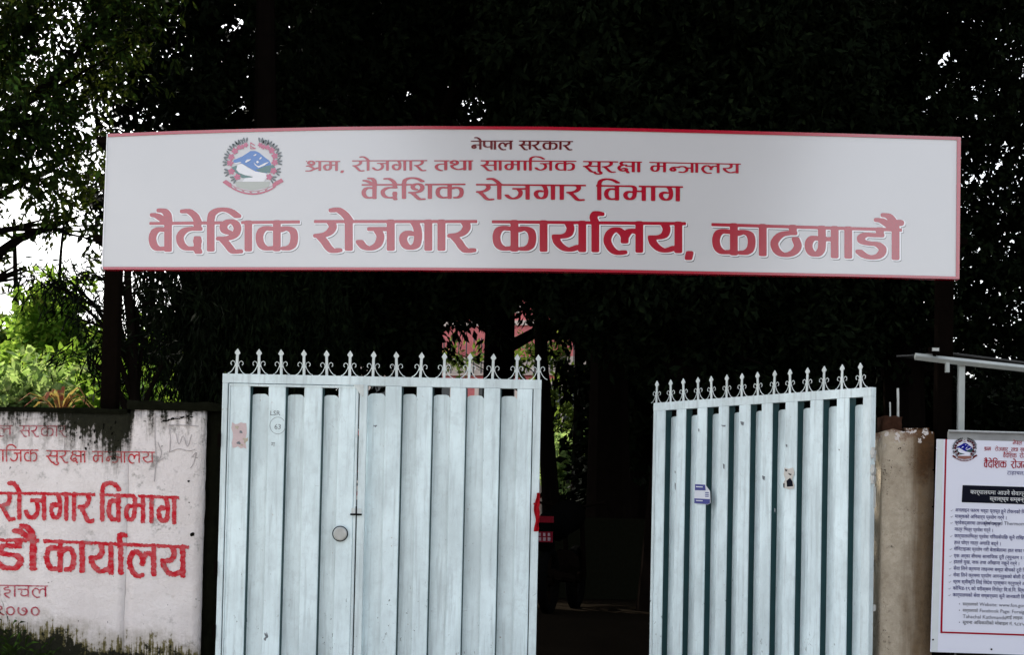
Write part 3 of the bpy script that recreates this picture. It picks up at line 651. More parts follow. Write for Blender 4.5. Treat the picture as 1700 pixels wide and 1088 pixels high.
for px, py, a in ((319.5,888,4.2),(313,799.5,2.4),(314,835,1.5)):
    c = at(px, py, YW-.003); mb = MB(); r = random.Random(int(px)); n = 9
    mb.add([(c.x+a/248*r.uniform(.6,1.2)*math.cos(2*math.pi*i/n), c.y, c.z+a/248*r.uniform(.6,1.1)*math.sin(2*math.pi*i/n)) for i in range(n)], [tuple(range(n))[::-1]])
    o = mb.build('plaster_chip', M_HOLE_MOULD, wall); o.matrix_basis = parent_inv(wall)

M_SCRAWL = plain('charcoal_scrawl', (.42,.39,.40), .9, .1, 0, .4, 60)
def scrawl(pts, w=.0026):
    c = catmull([(a, b) for a, b in pts], 4) if len(pts) > 2 else pts
    mb = MB(); mb.tube([tuple(at(a, b, YW-.0045)) for a, b in c], w, 4); o = mb.build('scrawl', M_SCRAWL, wall); o.matrix_basis = parent_inv(wall)
for s_ in ([(279,707),(300,706),(330,708)], [(280,708),(283,730),(281,752)], [(292,720),(297,738),(304,724),(311,742),(318,722)], [(280,752),(296,746),(312,749),(324,747)], [(318,760),(326,752),(321,770),(316,778)], [(262,735),(268,752),(264,765),(273,760)], [(258,686),(257,720),(259,760),(256,800)]): scrawl(s_)
rb_ = random.Random(12)
for i in range(26):                                  # black mould blots in the stained corner
    px = 110+rb_.random()*100; py = 700+rb_.random()**1.3*62; r_ = rb_.uniform(.8,3.2); c = at(px, py, YW-.0048); n = 7
    mb = MB(); mb.add([(c.x+r_/248*rb_.uniform(.4,1.2)*math.cos(6.283*k/n)*.8, c.y, c.z+r_/248*rb_.uniform(.5,1.8)*math.sin(6.283*k/n)) for k in range(n)], [tuple(range(n))[::-1]]); o = mb.build('mould_blot', M_HOLE_MOULD, wall); o.matrix_basis = parent_inv(wall)
for i in range(16):
    px = 268+i*3.3+rb_.uniform(-1,1); py = 700-i*.55+rb_.uniform(-1.5,1.5); r_ = rb_.uniform(1.2,3.0); c = at(px, py, YW-.0048); n = 7
    mb = MB(); mb.add([(c.x+r_/248*rb_.uniform(.7,1.6)*math.cos(6.283*k/n), c.y, c.z+r_/248*rb_.uniform(.3,.8)*math.sin(6.283*k/n)) for k in range(n)], [tuple(range(n))[::-1]]); o = mb.build('mould_blot', M_HOLE_MOULD, wall); o.matrix_basis = parent_inv(wall)

# ------------------------------------------------------------------ right gate pillar
def mat_conc():
    g = NT('weathered_render'); P = g.pos(); xyz = g.n('ShaderNodeSeparateXYZ'); g.put(xyz.inputs[0], P); X, Z = xyz.outputs[0], xyz.outputs[2]
    n1 = g.step(g.noise(P, 6, 7, .75), .32, .66); n2 = g.noise(P, 28, 6, .7); st = g.noise(g.pos(18,18,1.6), 1, 4)
    c = g.mix(n1, (.34,.285,.215), (.56,.49,.39)); c = g.mix(g.step(n2, .45, .62), c, (.44,.375,.29))
    pit = g.math('MULTIPLY', g.step(g.noise(P, 40, 5, .8), .45, .38), g.step(g.noise(P, 4.5, 3), .50, .60)); c = g.mix(pit, c, (.07,.055,.04))
    cl = g.math('MULTIPLY', g.step(g.noise(P, 7, 3), .50, .62), g.step(g.noise(P, 48, 3, .6), .60, .66)); c = g.mix(g.math('MULTIPLY', cl, g.step(Z, 1.5, 2.2)), c, (.045,.03,.02))
    ru = g.step(g.math('ADD', g.math('MULTIPLY_ADD', st, .5, 0), g.math('MULTIPLY', g.math('SUBTRACT', X, 2.52), 1.9)), .33, .62)
    c = g.mix(g.math('MULTIPLY', ru, .75), c, g.mix(n2, (.05,.025,.010), (.20,.11,.035)))
    tp = g.step(g.math('ADD', Z, g.math('MULTIPLY', n1, .12)), 2.32, 2.42); c = g.mix(g.math('MULTIPLY', tp, .9), c, g.mix(n2, (.02,.010,.006), (.30,.16,.10)))
    sp = g.math('MULTIPLY', g.step(X, 2.60, 2.72), g.step(g.math('ADD', Z, g.math('MULTIPLY', g.noise(P, 12, 6, .7), .5)), 2.15, 2.40)); c = g.mix(g.math('MULTIPLY', sp, .9), c, g.mix(n2, (.012,.006,.003), (.12,.055,.02)))
    fl = g.math('MULTIPLY', g.step(Z, 2.20, 2.27), g.step(g.noise(P, 22, 3), .60, .63)); c = g.mix(fl, c, (.55,.50,.47))
    g.bump(g.math('ADD', n2, g.math('MULTIPLY', g.noise(P, 90, 4, .7), .6)), .9, .008); return g.fin(c, .9, .1)
M_CONC = mat_conc(); M_BRICK = plain('rusty_brick', (.035,.016,.010), .95, .05, 0, .6, 30)
YP = 10.75
pl0, pl1 = at(1466, 705, YP), at(1546, 715, YP); pb0 = at(1455, 1000, YP)
pil = thing('gate_pillar', 'weathered brown rendered gate pillar with a broken top and rusty bars at right', 'pillar', ((pl0.x+pl1.x)/2, YP, 0))
px0, px1 = pb0.x+.028, pl1.x+.02
pilb = rough_block('rendered_shaft', px0, px1, YP, YP+.34, 0, at(1500,716,YP).z, M_CONC, pil, step=.06, amp=.003, seed=8, top_amp=.014)
zc = at(1480,714,YP).z
for i, (a, b, h) in enumerate([(1467,1499,.095),(1504,1519,.012),(1523,1545,.020)]):
    xa, xb = at(a,710,YP).x, at(b,710,YP).x; o = rough_block('brick', xa, xb, YP+.015+.01*i, YP+.20, zc-.005, zc+h, M_BRICK if i == 0 else M_CONC, pil, step=.02, amp=.008, seed=20+i, top_amp=.008)
mb = MB()
for px, pt, w in ((1491,645,.008),(1478,668,.005)):
    q = at(px, pt, YP+.12); mb = MB(); mb.tube([(q.x+.004,YP+.12,zc-.1),(q.x,YP+.12,q.z-.06),(q.x-.002,YP+.12,q.z)], w, 8); o = mb.build('reinforcing_bar', M_STEEL, pil); o.matrix_basis = parent_inv(pil)
# hinge pins cast into the pillar side
for py, h in ((757,18),(783,10),(797,9),(826,34),(1010,9)):
    a = at(1450, py, YP-.02); mb = MB(); mb.box(a.x-.008, a.x+.016, YP-.02, YP-.008, a.z-h/500, a.z+h/500); mb.cyl((a.x+.003,YP-.022,a.z-h/500-.004), .007, h/250+.008, 'z', 10)
    o = mb.build('hinge_bracket', M_STEEL, pil); o.matrix_basis = parent_inv(pil)

# ------------------------------------------------------------------ notice board with printed poster
YN = 10.52
nb = thing('notice_board', 'white printed Nepali health notice with red border fixed right of the pillar', 'sign', tuple(at(1700,1085,YN)))
def nquad(name, pts, mat, out, parent=nb, thick=None):
    v = [tuple(at(a, b, YN))[:1]+(YN-out,)+tuple(at(a, b, YN))[2:] for a, b in pts]; mb = MB(); n = len(v)
    if thick:
        v += [(a, YN-out+thick, c) for a, _, c in v]; mb.add(v, [tuple(range(n))[::-1], tuple(range(n,2*n))]+[(i,(i+1)%n,(i+1)%n+n,i+n)[::-1] for i in range(n)][::1])
    else: mb.add(v, [tuple(range(n))[::-1]])
    o = mb.build(name, mat, parent); o.matrix_basis = parent_inv(nb); return o
nquad('backing_sheet', [(1555.5,729.5),(1960,741.5),(1952,1096),(1545,1083.5)], M_POSTER, 0, thick=.012)
nquad('margin_strip', [(1556,730),(1566.5,730.4),(1556.5,1083.2),(1546,1083)], plain('pale_margin', (.58,.62,.64), .5, .3, 0, .1, 12), .001)
nquad('border_line', [(1569.3,728.8+1),(1572.0,729+1),(1564.2,1051.5),(1561.0,1051.5)], M_PRED, .0018)
nquad('border_line', [(1561.2,1049.2),(1955,1062),(1955,1065),(1561.2,1052)], M_PRED, .0022)
nquad('heading_band', [(1598,806),(1958,817),(1957,847),(1596.5,834.5)], M_PBLACK, .0015)
def nword(key, geo, mat, **kw):
    o = put_word(nb, WORDS[key], geo, YN-.0026, mat, 'lettering', **kw); o.matrix_basis = parent_inv(nb)
sm = dict(hx=9, hy=5, step=5)
nword('nepal', (1681,732.5,738.5,1697,733,739), M_PRED, **sm); nword('sarkar', (1701,733,739,1722,733.5,739.5), M_PRED, **sm)
nword('shram', (1634,742.5,748.5,1645.5,742.7,748.8), M_PRED, **sm); nword('rojgar', (1651.5,743,749,1674,743.6,749.6), M_PRED, **sm); nword('tatha', (1678.5,743.8,749.8,1690.5,744,750), M_PRED, **sm); nword('samajik', (1693.5,744,750,1724,744.8,750.8), M_PRED, **sm)
nword('vaideshik', (1665.5,753,760,1688,753.5,760.5), M_PRED, **sm); nword('rojgar', (1692.5,753.6,760.6,1718,754.2,761.2), M_PRED, **sm)
bg_ = dict(hx=10.5, hy=6, step=4)
nword('vaideshik', (1633.5,765,776.5,1671.5,766,777), M_PRED, **bg_); nword('rojgar', (1678,766.2,777.3,1717,767.3,778.4), M_PRED, **bg_)
def ntext(s, px, py, size, mat, **kw): o = put_text(nb, s, px, py, YN-.0028, size, mat, slope=.032, **kw); o.matrix_basis = parent_inv(nb)
ntext('टाहाचल, काठमाडौं', 1672, 788.5, 9.5, M_NAVY)
ntext('कार्यालयमा आउने सेवाग्राहीले', 1611, 820.5, 9.6, M_PWHITE, bold=.006); ntext('स्वास्थ्य सम्बन्धी', 1643, 831.5, 9.2, M_PWHITE, bold=.006)
emblem(nb, 1601.5, 748.5, 42, YN-.0015, EMD)
for o in [c for c in nb.children if c.name.startswith('emblem')]: o.location = -Vector(nb.location)
BODY = [
  (850, 'अनलाइन फारम भर्दा प्राप्त हुने टोकनको िमित र समय'),
  (860.5, 'मास्कको अिनवार्य प्रयोग गर्ने ।'),
  (871, 'प्रवेशद्वारमा तापक्रम यन्त्र'),
  (882, 'मात्र िभत्र प्रवेश गर्ने ।'),
  (893, 'कार्यालयिभत्र प्रवेश गिरसकेपिछ कुनै रािखएको साबुन'),
  (904, 'हात धोएर मात्र अगािड बढ्ने ।'),
  (914.5, 'सेिनटाइजर प्रयोग गरी बेलाबेलामा हात सफा गर्ने'),
  (926, 'एक अर्का बीचमा सामािजक दूरी (न्यूनतम २ मीटर)'),
  (936, 'हातले मुख, नाक तथा आँखामा नछुने गर्ने ।'),
  (947, 'सेवा िलने क्रममा लाइनमा बस्दा बीचको दूरी िभत्र'),
  (958, 'सेवा िलने क्रममा प्रयोग आगन्तुकको बोली देहाय'),
  (969, 'श्रम स्वीकृित िलई िवदेश प्रस्थान गर्नुपर्ने अिनवार्य'),
  (980, 'कोिभड-१९ को परीक्षण िरपोर्ट िव.सं.िन. िस्थत'),
  (991, 'कार्यालयको सेवा सम्बन्धमा कुनै जानकारी िलनु परे'),
]
for i, (y, s) in enumerate(BODY):
    x = 1585.5-(y-850)*.028; w = 8.3
    ntext(s, x, y, w, M_NAVY, bold=.008, xs=.86)
    if i not in (3, 5): ntext('\u2713', x-8, y, 6, M_PGREY)
ntext('(Infrared Thermometer)', 1634, 871.3, 8.6, M_PGREY)
for y, a, b in ((1006,'कार्यालयको','Website: www.fon.gov.np'),(1016.5,'कार्यालयको','Facebook Page: Foreign Employment')):
    ntext('\u2022', 1591.5, y, 7, M_PGREY); ntext(a, 1598, y, 7.0, M_PBLACK, xs=.80); ntext(b, 1626, y+.7, 8.2, M_PGREY)
ntext('Tahachal Kathmandu', 1598, 1027, 8.6, M_PGREY); ntext('लाई लाइक', 1669, 1028.5, 7.4, M_PBLACK)
ntext('\u2022', 1591.5, 1036.5, 7, M_PGREY); ntext('सूचना अिधकारीको मोबाइल नं. ९८४५३७०७०८', 1598, 1036.5, 7.6, M_PBLACK)
for x, y in ((1549.5,781),(1548.5,842),(1549,1063),(1553,747),(1646,1079)):
    q = at(x, y, YN-.002); mb = MB(); mb.cyl((q.x,YN-.004,q.z), .006, .004, 'y', 8); o = mb.build('nail', M_DKSTEEL, nb); o.matrix_basis = parent_inv(nb)
nb2 = thing('backing_board', 'grey weathered board edge showing above the white notice at right', 'board', tuple(at(1700,728,YN+.2)))
v = [at(1575,717,YN+.2), at(1960,728,YN+.2), at(1955,1090,YN+.2), at(1566,1078,YN+.2)]; mb = MB(); mb.add([tuple(q) for q in v]+[(q.x,q.y+.03,q.z) for q in v], [(3,2,1,0),(4,5,6,7),(0,1,5,4),(1,2,6,5),(2,3,7,6),(3,0,4,7)])
o = mb.build('panel', plain('grey_board', (.30,.30,.29), .7, .2, 0, .35, 9), nb2); o.matrix_basis = bare_inv(nb2)
mb = MB(); q0, q1 = at(1574.5,716,YN+.19), at(1960,726.8,YN+.19); mb.tube([q0, q1], .008, 6); o = mb.build('top_edging', M_STEEL, nb2); o.matrix_basis = bare_inv(nb2)
# legs that carry the notice and the board behind it
for px in (1600, 1900):
    q = at(px, 1000, YN); mb = MB(); mb.bbox(q.x-.02, q.x+.02, YN+.05, YN+.09, 0, q.z+.9, .004); mb.box(q.x-.018, q.x+.018, YN+.013, YN+.049, q.z-.2, q.z-.15); o = mb.build('leg', M_DKSTEEL, nb); o.matrix_basis = parent_inv(nb)

# ------------------------------------------------------------------ guard shelter behind the pillar
YS = 10.86
sh = thing('guard_shelter', 'small flat roofed shelter on grey steel posts behind the notice at right', 'shelter', (at(1620,700,YS).x, YS, 0))
M_GALV = plain('galvanised_steel', (.34,.37,.36), .4, .5, .3, .15, 12); M_ROOF = plain('roof_sheet', (.05,.05,.05), .7, .3, 0, .3, 10)
a, b, c_ = at(1519,592,YS), at(1560,597,YS), at(1960,640,YS); 
def sbuild(mb, nm, mat, par=sh): o = mb.build(nm, mat, par); o.matrix_basis = parent_inv(sh) if par is sh else Matrix.Identity(4); return o
mb = MB(); mb.tube([a, b, c_], [.024,.024,.022], 4); sbuild(mb, 'roof_edge_beam', M_GALV)
mb = MB(); v = [(a.x+.3,YS+.24,a.z+.05),(c_.x,YS+.24,c_.z+.05),(c_.x,YS+1.8,c_.z+.20),(a.x+.3,YS+1.8,a.z+.20)]; mb.add(v+[(x,y,z+.012) for x,y,z in v], [(3,2,1,0),(4,5,6,7),(0,1,5,4),(1,2,6,5),(2,3,7,6),(3,0,4,7)]); sbuild(mb, 'roof_sheet', M_ROOF)
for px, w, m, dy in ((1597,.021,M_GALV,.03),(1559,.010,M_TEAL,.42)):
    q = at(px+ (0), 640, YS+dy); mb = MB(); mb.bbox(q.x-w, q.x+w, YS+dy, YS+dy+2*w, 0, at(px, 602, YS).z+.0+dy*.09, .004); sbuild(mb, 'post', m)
for px in (1880,):
    q = at(px, 640, YS); mb = MB(); mb.bbox(q.x-.024, q.x+.024, YS+.05, YS+.098, 0, at(px,626,YS).z, .004); sbuild(mb, 'post', M_GALV)
mb = MB(); q = at(1573, 605, YS); mb.box(q.x-.012, q.x+.012, YS-.01, YS+.02, q.z-.055, q.z+.02); sbuild(mb, 'clamp', M_GALV)
q = at(1551, 582, YS); fl = thing('flood_lamp', 'small box lamp standing on the corner of the shelter roof', 'lamp', tuple(q))
mb = MB(); mb.bbox(-.034,.034,-.03,.03,-.018,.020,.006); mb.build('housing', M_DKSTEEL, fl); mb = MB(); mb.box(-.022,.024,-.034,-.0305,-.008,.013); mb.build('lens', M_STEEL, fl); mb = MB(); mb.box(-.01,.01,-.008,.008,-.045,-.0185); mb.build('stand', M_DKSTEEL, fl)

# ------------------------------------------------------------------ dark motorcycle inside the gate
YM = 15.5
M_DKPAINT = plain('black_motorcycle_paint', (.0015,.0015,.0015), .9, .0); M_RUB = plain('rubber', (.002,.002,.002), 1, .0); M_PLATE = plain('red_number_plate', (.08,.002,.008), .6, .05, 0, .1)
q = at(908, 892, YM); GZ = .87
mc = thing('motorcycle', 'dark parked motorcycle with a red number plate seen through the gate opening', 'motorcycle', (q.x, YM, GZ), math.radians(-14))
def wheel(y, r):
    mb = MB(); mb.tube([(0, y+r*math.cos(t), r+r*math.sin(t)*.98) for t in [2*math.pi*i/24 for i in range(25)]], .05, 8, cap=False); w = mb.build('wheel', M_RUB, mc)
    mb = MB(); mb.cyl((-.05,y,r), .06, .10, 'x', 12)
    for i in range(5): a = 2*math.pi*i/5; mb.tube([(0,y,r),(0,y+(r-.05)*math.cos(a),r+(r-.05)*math.sin(a))], .014, 6)
    mb.build('rim', M_DKSTEEL, w)
wheel(.10, .29); wheel(1.38, .29)
mb = MB(); mb.tube([(0,-.10,.80),(0,.10,.84),(0,.45,.80),(0,.62,.78)], [.07,.12,.14,.10], 10); mb.build('seat', M_DKPAINT, mc, True)
mb = MB(); mb.tube([(0,.60,.78),(0,.80,.90),(0,1.02,.92),(0,1.16,.84)], [.10,.17,.17,.08], 12); mb.build('fuel_tank', M_DKPAINT, mc, True)
mb = MB(); mb.tube([(0,.5,.45),(0,.75,.42),(0,1.0,.45)], [.12,.17,.12], 10); mb.tube([(-.09,1.38,.30),(-.09,1.18,.98)], .025, 8); mb.tube([(.09,1.38,.30),(.09,1.18,.98)], .025, 8); mb.tube([(0,.1,.30),(0,.5,.40)], .04, 8); mb.tube([(.14,-.12,.34),(.14,.5,.30)], .045, 8); mb.build('frame', M_DKSTEEL, mc)
mb = MB(); mb.tube([(-.36,1.02,1.06),(-.12,1.12,1.02),(.12,1.12,1.02),(.36,1.02,1.06)], .014, 8); mb.tube([(-.2,1.1,1.02),(-.24,1.1,1.2)], .006, 6); mb.build('handlebar', M_DKSTEEL, mc)
mb = MB(); mb.bbox(-.085,.085,-.16,-.09,.84,.90,.02); mb.build('tail_lamp', plain('red_lamp_glass', (.09,.0015,.006), .6, .05), mc)
mb = MB(); mb.tube([(0,-.02,.62),(0,-.12,.70),(0,-.14,.84)], [.09,.08,.06], 8); mb.build('rear_mudguard', M_DKPAINT, mc)
mb = MB(); mb.box(-.10,.10,-.200,-.190,.655,.755); pt = mb.build('number_plate', M_PLATE, mc)
mb = MB()
for i in range(4): mb.box(-.082+.045*i, -.055+.045*i, -.2015,-.2005,.668,.700); mb.box(-.082+.045*i, -.06+.045*i, -.2015,-.2005,.712,.742)
mb.build('plate_characters', plain('plate_print', (.16,.10,.12)), pt)
# ------------------------------------------------------------------ ground
def mat_ground(name, a, b, sc=3, rough=.95):
    g = NT(name); P = g.pos(); n1 = g.noise(P, sc, 6, .7); g.bump(g.noise(P, 30, 5, .7), .6, .02); return g.fin(g.mix(n1, a, b), rough, .0)
M_SOIL = mat_ground('leaf_litter_soil', (.0025,.002,.0014), (.007,.0055,.004)); M_ASPH = mat_ground('dusty_asphalt', (.13,.12,.105), (.20,.18,.16), 8); M_PAVE = mat_ground('concrete_footway', (.26,.245,.22), (.38,.36,.33), 5)
mb = MB(); prof = [(-400,-.02),(9.7,-.02),(11.4,-.02),(14.6,.84),(22,.87),(40,1.0),(70,1.4),(600,2)]
v = []; f = []
for i, (y, z) in enumerate(prof):
    v += [(-500,y,z),(500,y,z)]
    if i: f.append((2*i-2,2*i-1,2*i+1,2*i))
mb.add(v, f); kind(mb.build('ground', M_SOIL), 'structure')
mb = MB(); mb.box(-60, 60, 6.6, 9.9, -.2, .10); kind(mb.build('footway', M_PAVE), 'structure')
mb = MB(); mb.box(-60, 60, 6.45, 6.598, -.2, .115); kind(mb.build('kerb', M_PAVE), 'structure')
mb = MB(); mb.add([(-60,-4,-.012),(60,-4,-.012),(60,6.44,-.012),(-60,6.44,-.012)], [(0,1,2,3)]); kind(mb.build('road', M_ASPH), 'structure')

# ------------------------------------------------------------------ red brick office building behind the trees
M_BRK = plain('red_brick_wall', (.75,.22,.22), .9, .1, 0, .3, 6); M_CREAM = plain('cream_plaster', (.80,.66,.58), .85, .2, 0, .1, 3); M_GLASS = plain('dark_window_glass', (.03,.035,.04), .1, .6, 0, .1)
YBd = 40.0
q0 = at(560, 700, YBd)
bd = thing('office_building', 'red brick office building with cream bands glimpsed between the dark trees', 'building', (q0.x, YBd, 1.0), math.radians(-16))
BW, BH, BD = 6.6, 8.6, 9
mb = MB(); mb.box(0, BW, 0, BD, 0, BH); mb.build('wall', M_BRK, bd)
for i, z in enumerate((-.9, 1.9, 4.72)):
    mb = MB(); mb.box(-.06, BW+.06, -.08, -.002, z-.34, z+.10); mb.build('band', M_CREAM, bd)
    mb = MB(); mb.box(-.04, BW+.04, -.05, -.002, z+.86, z+.98); mb.build('band', M_CREAM, bd)
    for j in range(34):
        mb = MB(); mb.box(.1+j*.19, .125+j*.19, -.16, -.135, z-.30, z+.55); mb.build('baluster', M_GLASS, bd) if i == 2 else None
    for j in range(4):
        x = .3+j*1.62; mb = MB(); mb.box(x, x+1.1, -.05, -.003, z+1.15, z+1.25); mb.box(x, x+1.1, -.05, -.003, z+2.25, z+2.35); mb.box(x, x+.1, -.05, -.003, z+1.251, z+2.249); mb.box(x+1.0, x+1.1, -.05, -.003, z+1.251, z+2.249); mb.box(x+.52, x+.58, -.045, -.003, z+1.251, z+2.249)
        w = mb.build('window', M_CREAM, bd); mb = MB(); mb.box(x+.101, x+.999, -.02, -.004, z+1.252, z+2.248); mb.build('pane', M_GLASS, w)
mb = MB(); mb.box(-.4, BW+.4, -.5, BD+.3, BH+.002, BH+.25); mb.build('roof', M_CREAM, bd)

# ------------------------------------------------------------------ trees
def mat_leaf(name, a, b, c, trans=.25, scale=.9):
    g = NT(name); P = g.pos(); n = g.noise(P, scale, 3); n2 = g.noise(P, 14, 2)
    col = g.mix(g.step(n, .38, .62), a, b); col = g.mix(g.step(n2, .5, .72), col, c)
    g.fin(col, .8, .02)
    if trans:
        tr = g.n('ShaderNodeBsdfTranslucent'); g.put(tr.inputs[0], g.mix(.5, col, (.18,.24,.03), 'MIX')); mx = g.n('ShaderNodeMixShader'); mx.inputs[0].default_value = trans
        g.t.links.new(g.b.outputs[0], mx.inputs[1]); g.t.links.new(tr.outputs[0], mx.inputs[2]); g.t.links.new(mx.outputs[0], g.out.inputs[0])
    return g.mat
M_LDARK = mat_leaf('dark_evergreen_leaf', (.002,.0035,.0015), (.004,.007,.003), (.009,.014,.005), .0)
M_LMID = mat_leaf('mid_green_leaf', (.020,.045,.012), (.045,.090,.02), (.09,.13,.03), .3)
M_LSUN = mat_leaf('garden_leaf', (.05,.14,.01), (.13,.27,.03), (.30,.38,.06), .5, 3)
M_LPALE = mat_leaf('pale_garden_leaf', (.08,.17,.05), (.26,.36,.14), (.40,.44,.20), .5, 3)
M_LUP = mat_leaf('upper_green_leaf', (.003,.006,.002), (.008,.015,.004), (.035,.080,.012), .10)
M_BARK = plain('dark_bark', (.004,.003,.0025), 1, .0, 0, .5, 12); M_BARKR = plain('reddish_bark', (.16,.055,.03), .9, .1, 0, .5, 12)
def leaf_mesh(name, clumps, n, L, wr, mat, seed, droop=.3, strand=0, flat=.75, clump=.86, per=24):
    """n leaf faces scattered through clumps (x, y, z, r); each a bent four-point leaf"""
    R = np.random.default_rng(seed); cl = np.array([c[:4] for c in clumps], float); wgt = cl[:,3]**2.2
    k = R.choice(len(cl), n, p=wgt/wgt.sum()); d = R.standard_normal((n,3)); d /= np.linalg.norm(d, axis=1)[:,None]
    rad = R.random(n)**(.42)*(1+.22*R.standard_normal(n)); p = cl[k,:3]+d*(rad*cl[k,3])[:,None]*np.array([1,1,flat])
    # gather leaves on twigs
    tw = R.integers(0, max(1, n//per), n); to = R.standard_normal((max(1,n//per),3))*.10; tp = p[R.integers(0, n, max(1,n//per))]
    pick = R.random(n) < clump; 
    td = R.standard_normal((max(1,n//per),3)); td[:,2] -= droop*1.6; td /= np.linalg.norm(td,axis=1)[:,None]
    s = R.random(n)*L*3.2
    if strand: td[:] = [0,0,-1]; td += R.standard_normal(td.shape)*.10; s = R.random(n)*strand
    pp = tp[tw]+td[tw]*s[:,None]+R.standard_normal((n,3))*L*(.38 if not strand else .25); p[pick] = pp[pick]
    a = R.standard_normal((n,3)); a[pick] = a[pick]*.65+td[tw][pick]*1.0; a[:,2] -= droop; a /= np.linalg.norm(a,axis=1)[:,None]
    b = np.cross(a, R.standard_normal((n,3))); b /= np.linalg.norm(b,axis=1)[:,None]; c = np.cross(a,b)
    l = L*(.6+.8*R.random(n))[:,None]; w = l*wr
    V = np.empty((n,4,3)); V[:,0] = p; V[:,1] = p+a*l*.5+b*w*.5+c*l*.06; V[:,2] = p+a*l; V[:,3] = p+a*l*.5-b*w*.5+c*l*.06
    me = bpy.data.meshes.new(name); me.vertices.add(4*n); me.vertices.foreach_set('co', V.reshape(-1).astype(np.float32))
    me.loops.add(4*n); me.loops.foreach_set('vertex_index', np.arange(4*n, dtype=np.int32)); me.polygons.add(n)
    me.polygons.foreach_set('loop_start', np.arange(0,4*n,4,dtype=np.int32)); me.polygons.foreach_set('loop_total', np.full(n,4,dtype=np.int32)); me.update(); me.materials.append(mat); return me
def tree(name, label, base, h, rtrunk, clumps, n, mat, seed, L=.11, wr=.42, cat='tree', bark=None, group=None, droop=.3, strand=0, lean=0.0, limbs=True, crown='crown'):
    """trunk with limbs reaching into each clump; clump positions are world coordinates"""
    B = Vector(base); t = thing(name, label, cat, base, 0, group); r = random.Random(seed); mb = MB()
    path = []; ph = r.uniform(0,6)
    for i in range(9):
        s = i/8; path.append((lean*s+.10*math.sin(ph+s*4)*s, .08*math.cos(ph+s*3)*s, h*s))
    mb.tube(path, [rtrunk*(1.25 if i == 0 else 1-.75*i/8) for i in range(9)], 10)
    if limbs:
        for x, y, z, rr in clumps:
            hz = max(.25*h, min(.95*h, (z-B.z)*.72)); s = hz/h; st = Vector((lean*s+.10*math.sin(ph+s*4)*s, .08*math.cos(ph+s*3)*s, hz)); e = Vector((x,y,z))-B
            m = (st+e)/2+Vector((r.uniform(-.2,.2), r.uniform(-.2,.2), r.uniform(.0,.35))); rb = rtrunk*.34
            mb.tube([st, (st+m)/2+Vector((0,0,.05)), m, (m+e)/2, e], [rb, rb*.8, rb*.62, rb*.42, rb*.18], 6)
            for _ in range(4):
                e2 = e+Vector((r.gauss(0,1), r.gauss(0,1), r.gauss(-.1,.6)))*rr*.55; mb.tube([m+(e-m)*.5, (m+e2)/2+(e-m)*.2, e2], [rb*.3, rb*.2, rb*.08], 4)
    mb.build('trunk', bark or M_BARK, t)
    me = leaf_mesh(crown, [(x-B.x,y-B.y,z-B.z,rr) for x,y,z,rr in clumps], n, L, wr, mat, seed, droop, strand); link(crown, me, t)
    return t
def C(px, py, Y, r): q = at(px, py, Y); return (q.x, Y, q.z, r)
def ground_z(Y):
    for (a, za), (b, zb) in zip(prof, prof[1:]):
        if a <= Y <= b: return za+(zb-za)*(Y-a)/(b-a)
    return 0
def base_at(px, Y): return (at(px, 880, Y).x, Y, ground_z(Y))

# near row of dark evergreens behind the name board
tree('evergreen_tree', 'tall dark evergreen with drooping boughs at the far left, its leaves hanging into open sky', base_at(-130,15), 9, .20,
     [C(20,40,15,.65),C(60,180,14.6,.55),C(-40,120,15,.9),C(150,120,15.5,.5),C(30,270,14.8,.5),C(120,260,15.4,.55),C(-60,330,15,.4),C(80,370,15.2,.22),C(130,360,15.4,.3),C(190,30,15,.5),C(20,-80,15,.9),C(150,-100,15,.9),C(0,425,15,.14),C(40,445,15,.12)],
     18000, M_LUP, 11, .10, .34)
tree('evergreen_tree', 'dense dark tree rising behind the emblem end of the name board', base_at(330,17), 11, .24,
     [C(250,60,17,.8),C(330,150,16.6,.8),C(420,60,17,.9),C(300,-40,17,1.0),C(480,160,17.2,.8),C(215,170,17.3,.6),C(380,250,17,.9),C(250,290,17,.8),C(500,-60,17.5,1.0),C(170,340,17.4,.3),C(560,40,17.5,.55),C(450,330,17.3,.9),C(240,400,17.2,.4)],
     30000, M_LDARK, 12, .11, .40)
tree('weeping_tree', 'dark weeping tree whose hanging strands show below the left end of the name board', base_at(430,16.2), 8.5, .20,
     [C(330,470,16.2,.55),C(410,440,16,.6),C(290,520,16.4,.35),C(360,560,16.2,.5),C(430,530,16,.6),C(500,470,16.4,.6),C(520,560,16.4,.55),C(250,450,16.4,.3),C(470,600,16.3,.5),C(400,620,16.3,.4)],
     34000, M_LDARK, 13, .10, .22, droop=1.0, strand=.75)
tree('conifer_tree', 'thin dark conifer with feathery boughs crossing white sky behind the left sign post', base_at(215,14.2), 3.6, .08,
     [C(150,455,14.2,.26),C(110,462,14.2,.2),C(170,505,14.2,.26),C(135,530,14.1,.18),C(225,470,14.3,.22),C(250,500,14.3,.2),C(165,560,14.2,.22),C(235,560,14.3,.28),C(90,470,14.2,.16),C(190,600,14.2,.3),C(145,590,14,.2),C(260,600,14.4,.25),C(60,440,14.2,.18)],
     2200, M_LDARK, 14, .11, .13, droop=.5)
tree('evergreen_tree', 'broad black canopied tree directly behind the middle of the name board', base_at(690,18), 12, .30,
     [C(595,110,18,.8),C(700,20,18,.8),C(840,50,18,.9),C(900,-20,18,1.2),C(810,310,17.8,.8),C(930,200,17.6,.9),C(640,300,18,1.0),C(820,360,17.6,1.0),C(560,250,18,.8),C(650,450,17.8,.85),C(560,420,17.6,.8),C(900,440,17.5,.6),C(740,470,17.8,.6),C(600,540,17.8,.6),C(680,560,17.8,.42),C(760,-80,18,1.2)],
     95000, M_LDARK, 15, .11, .42)
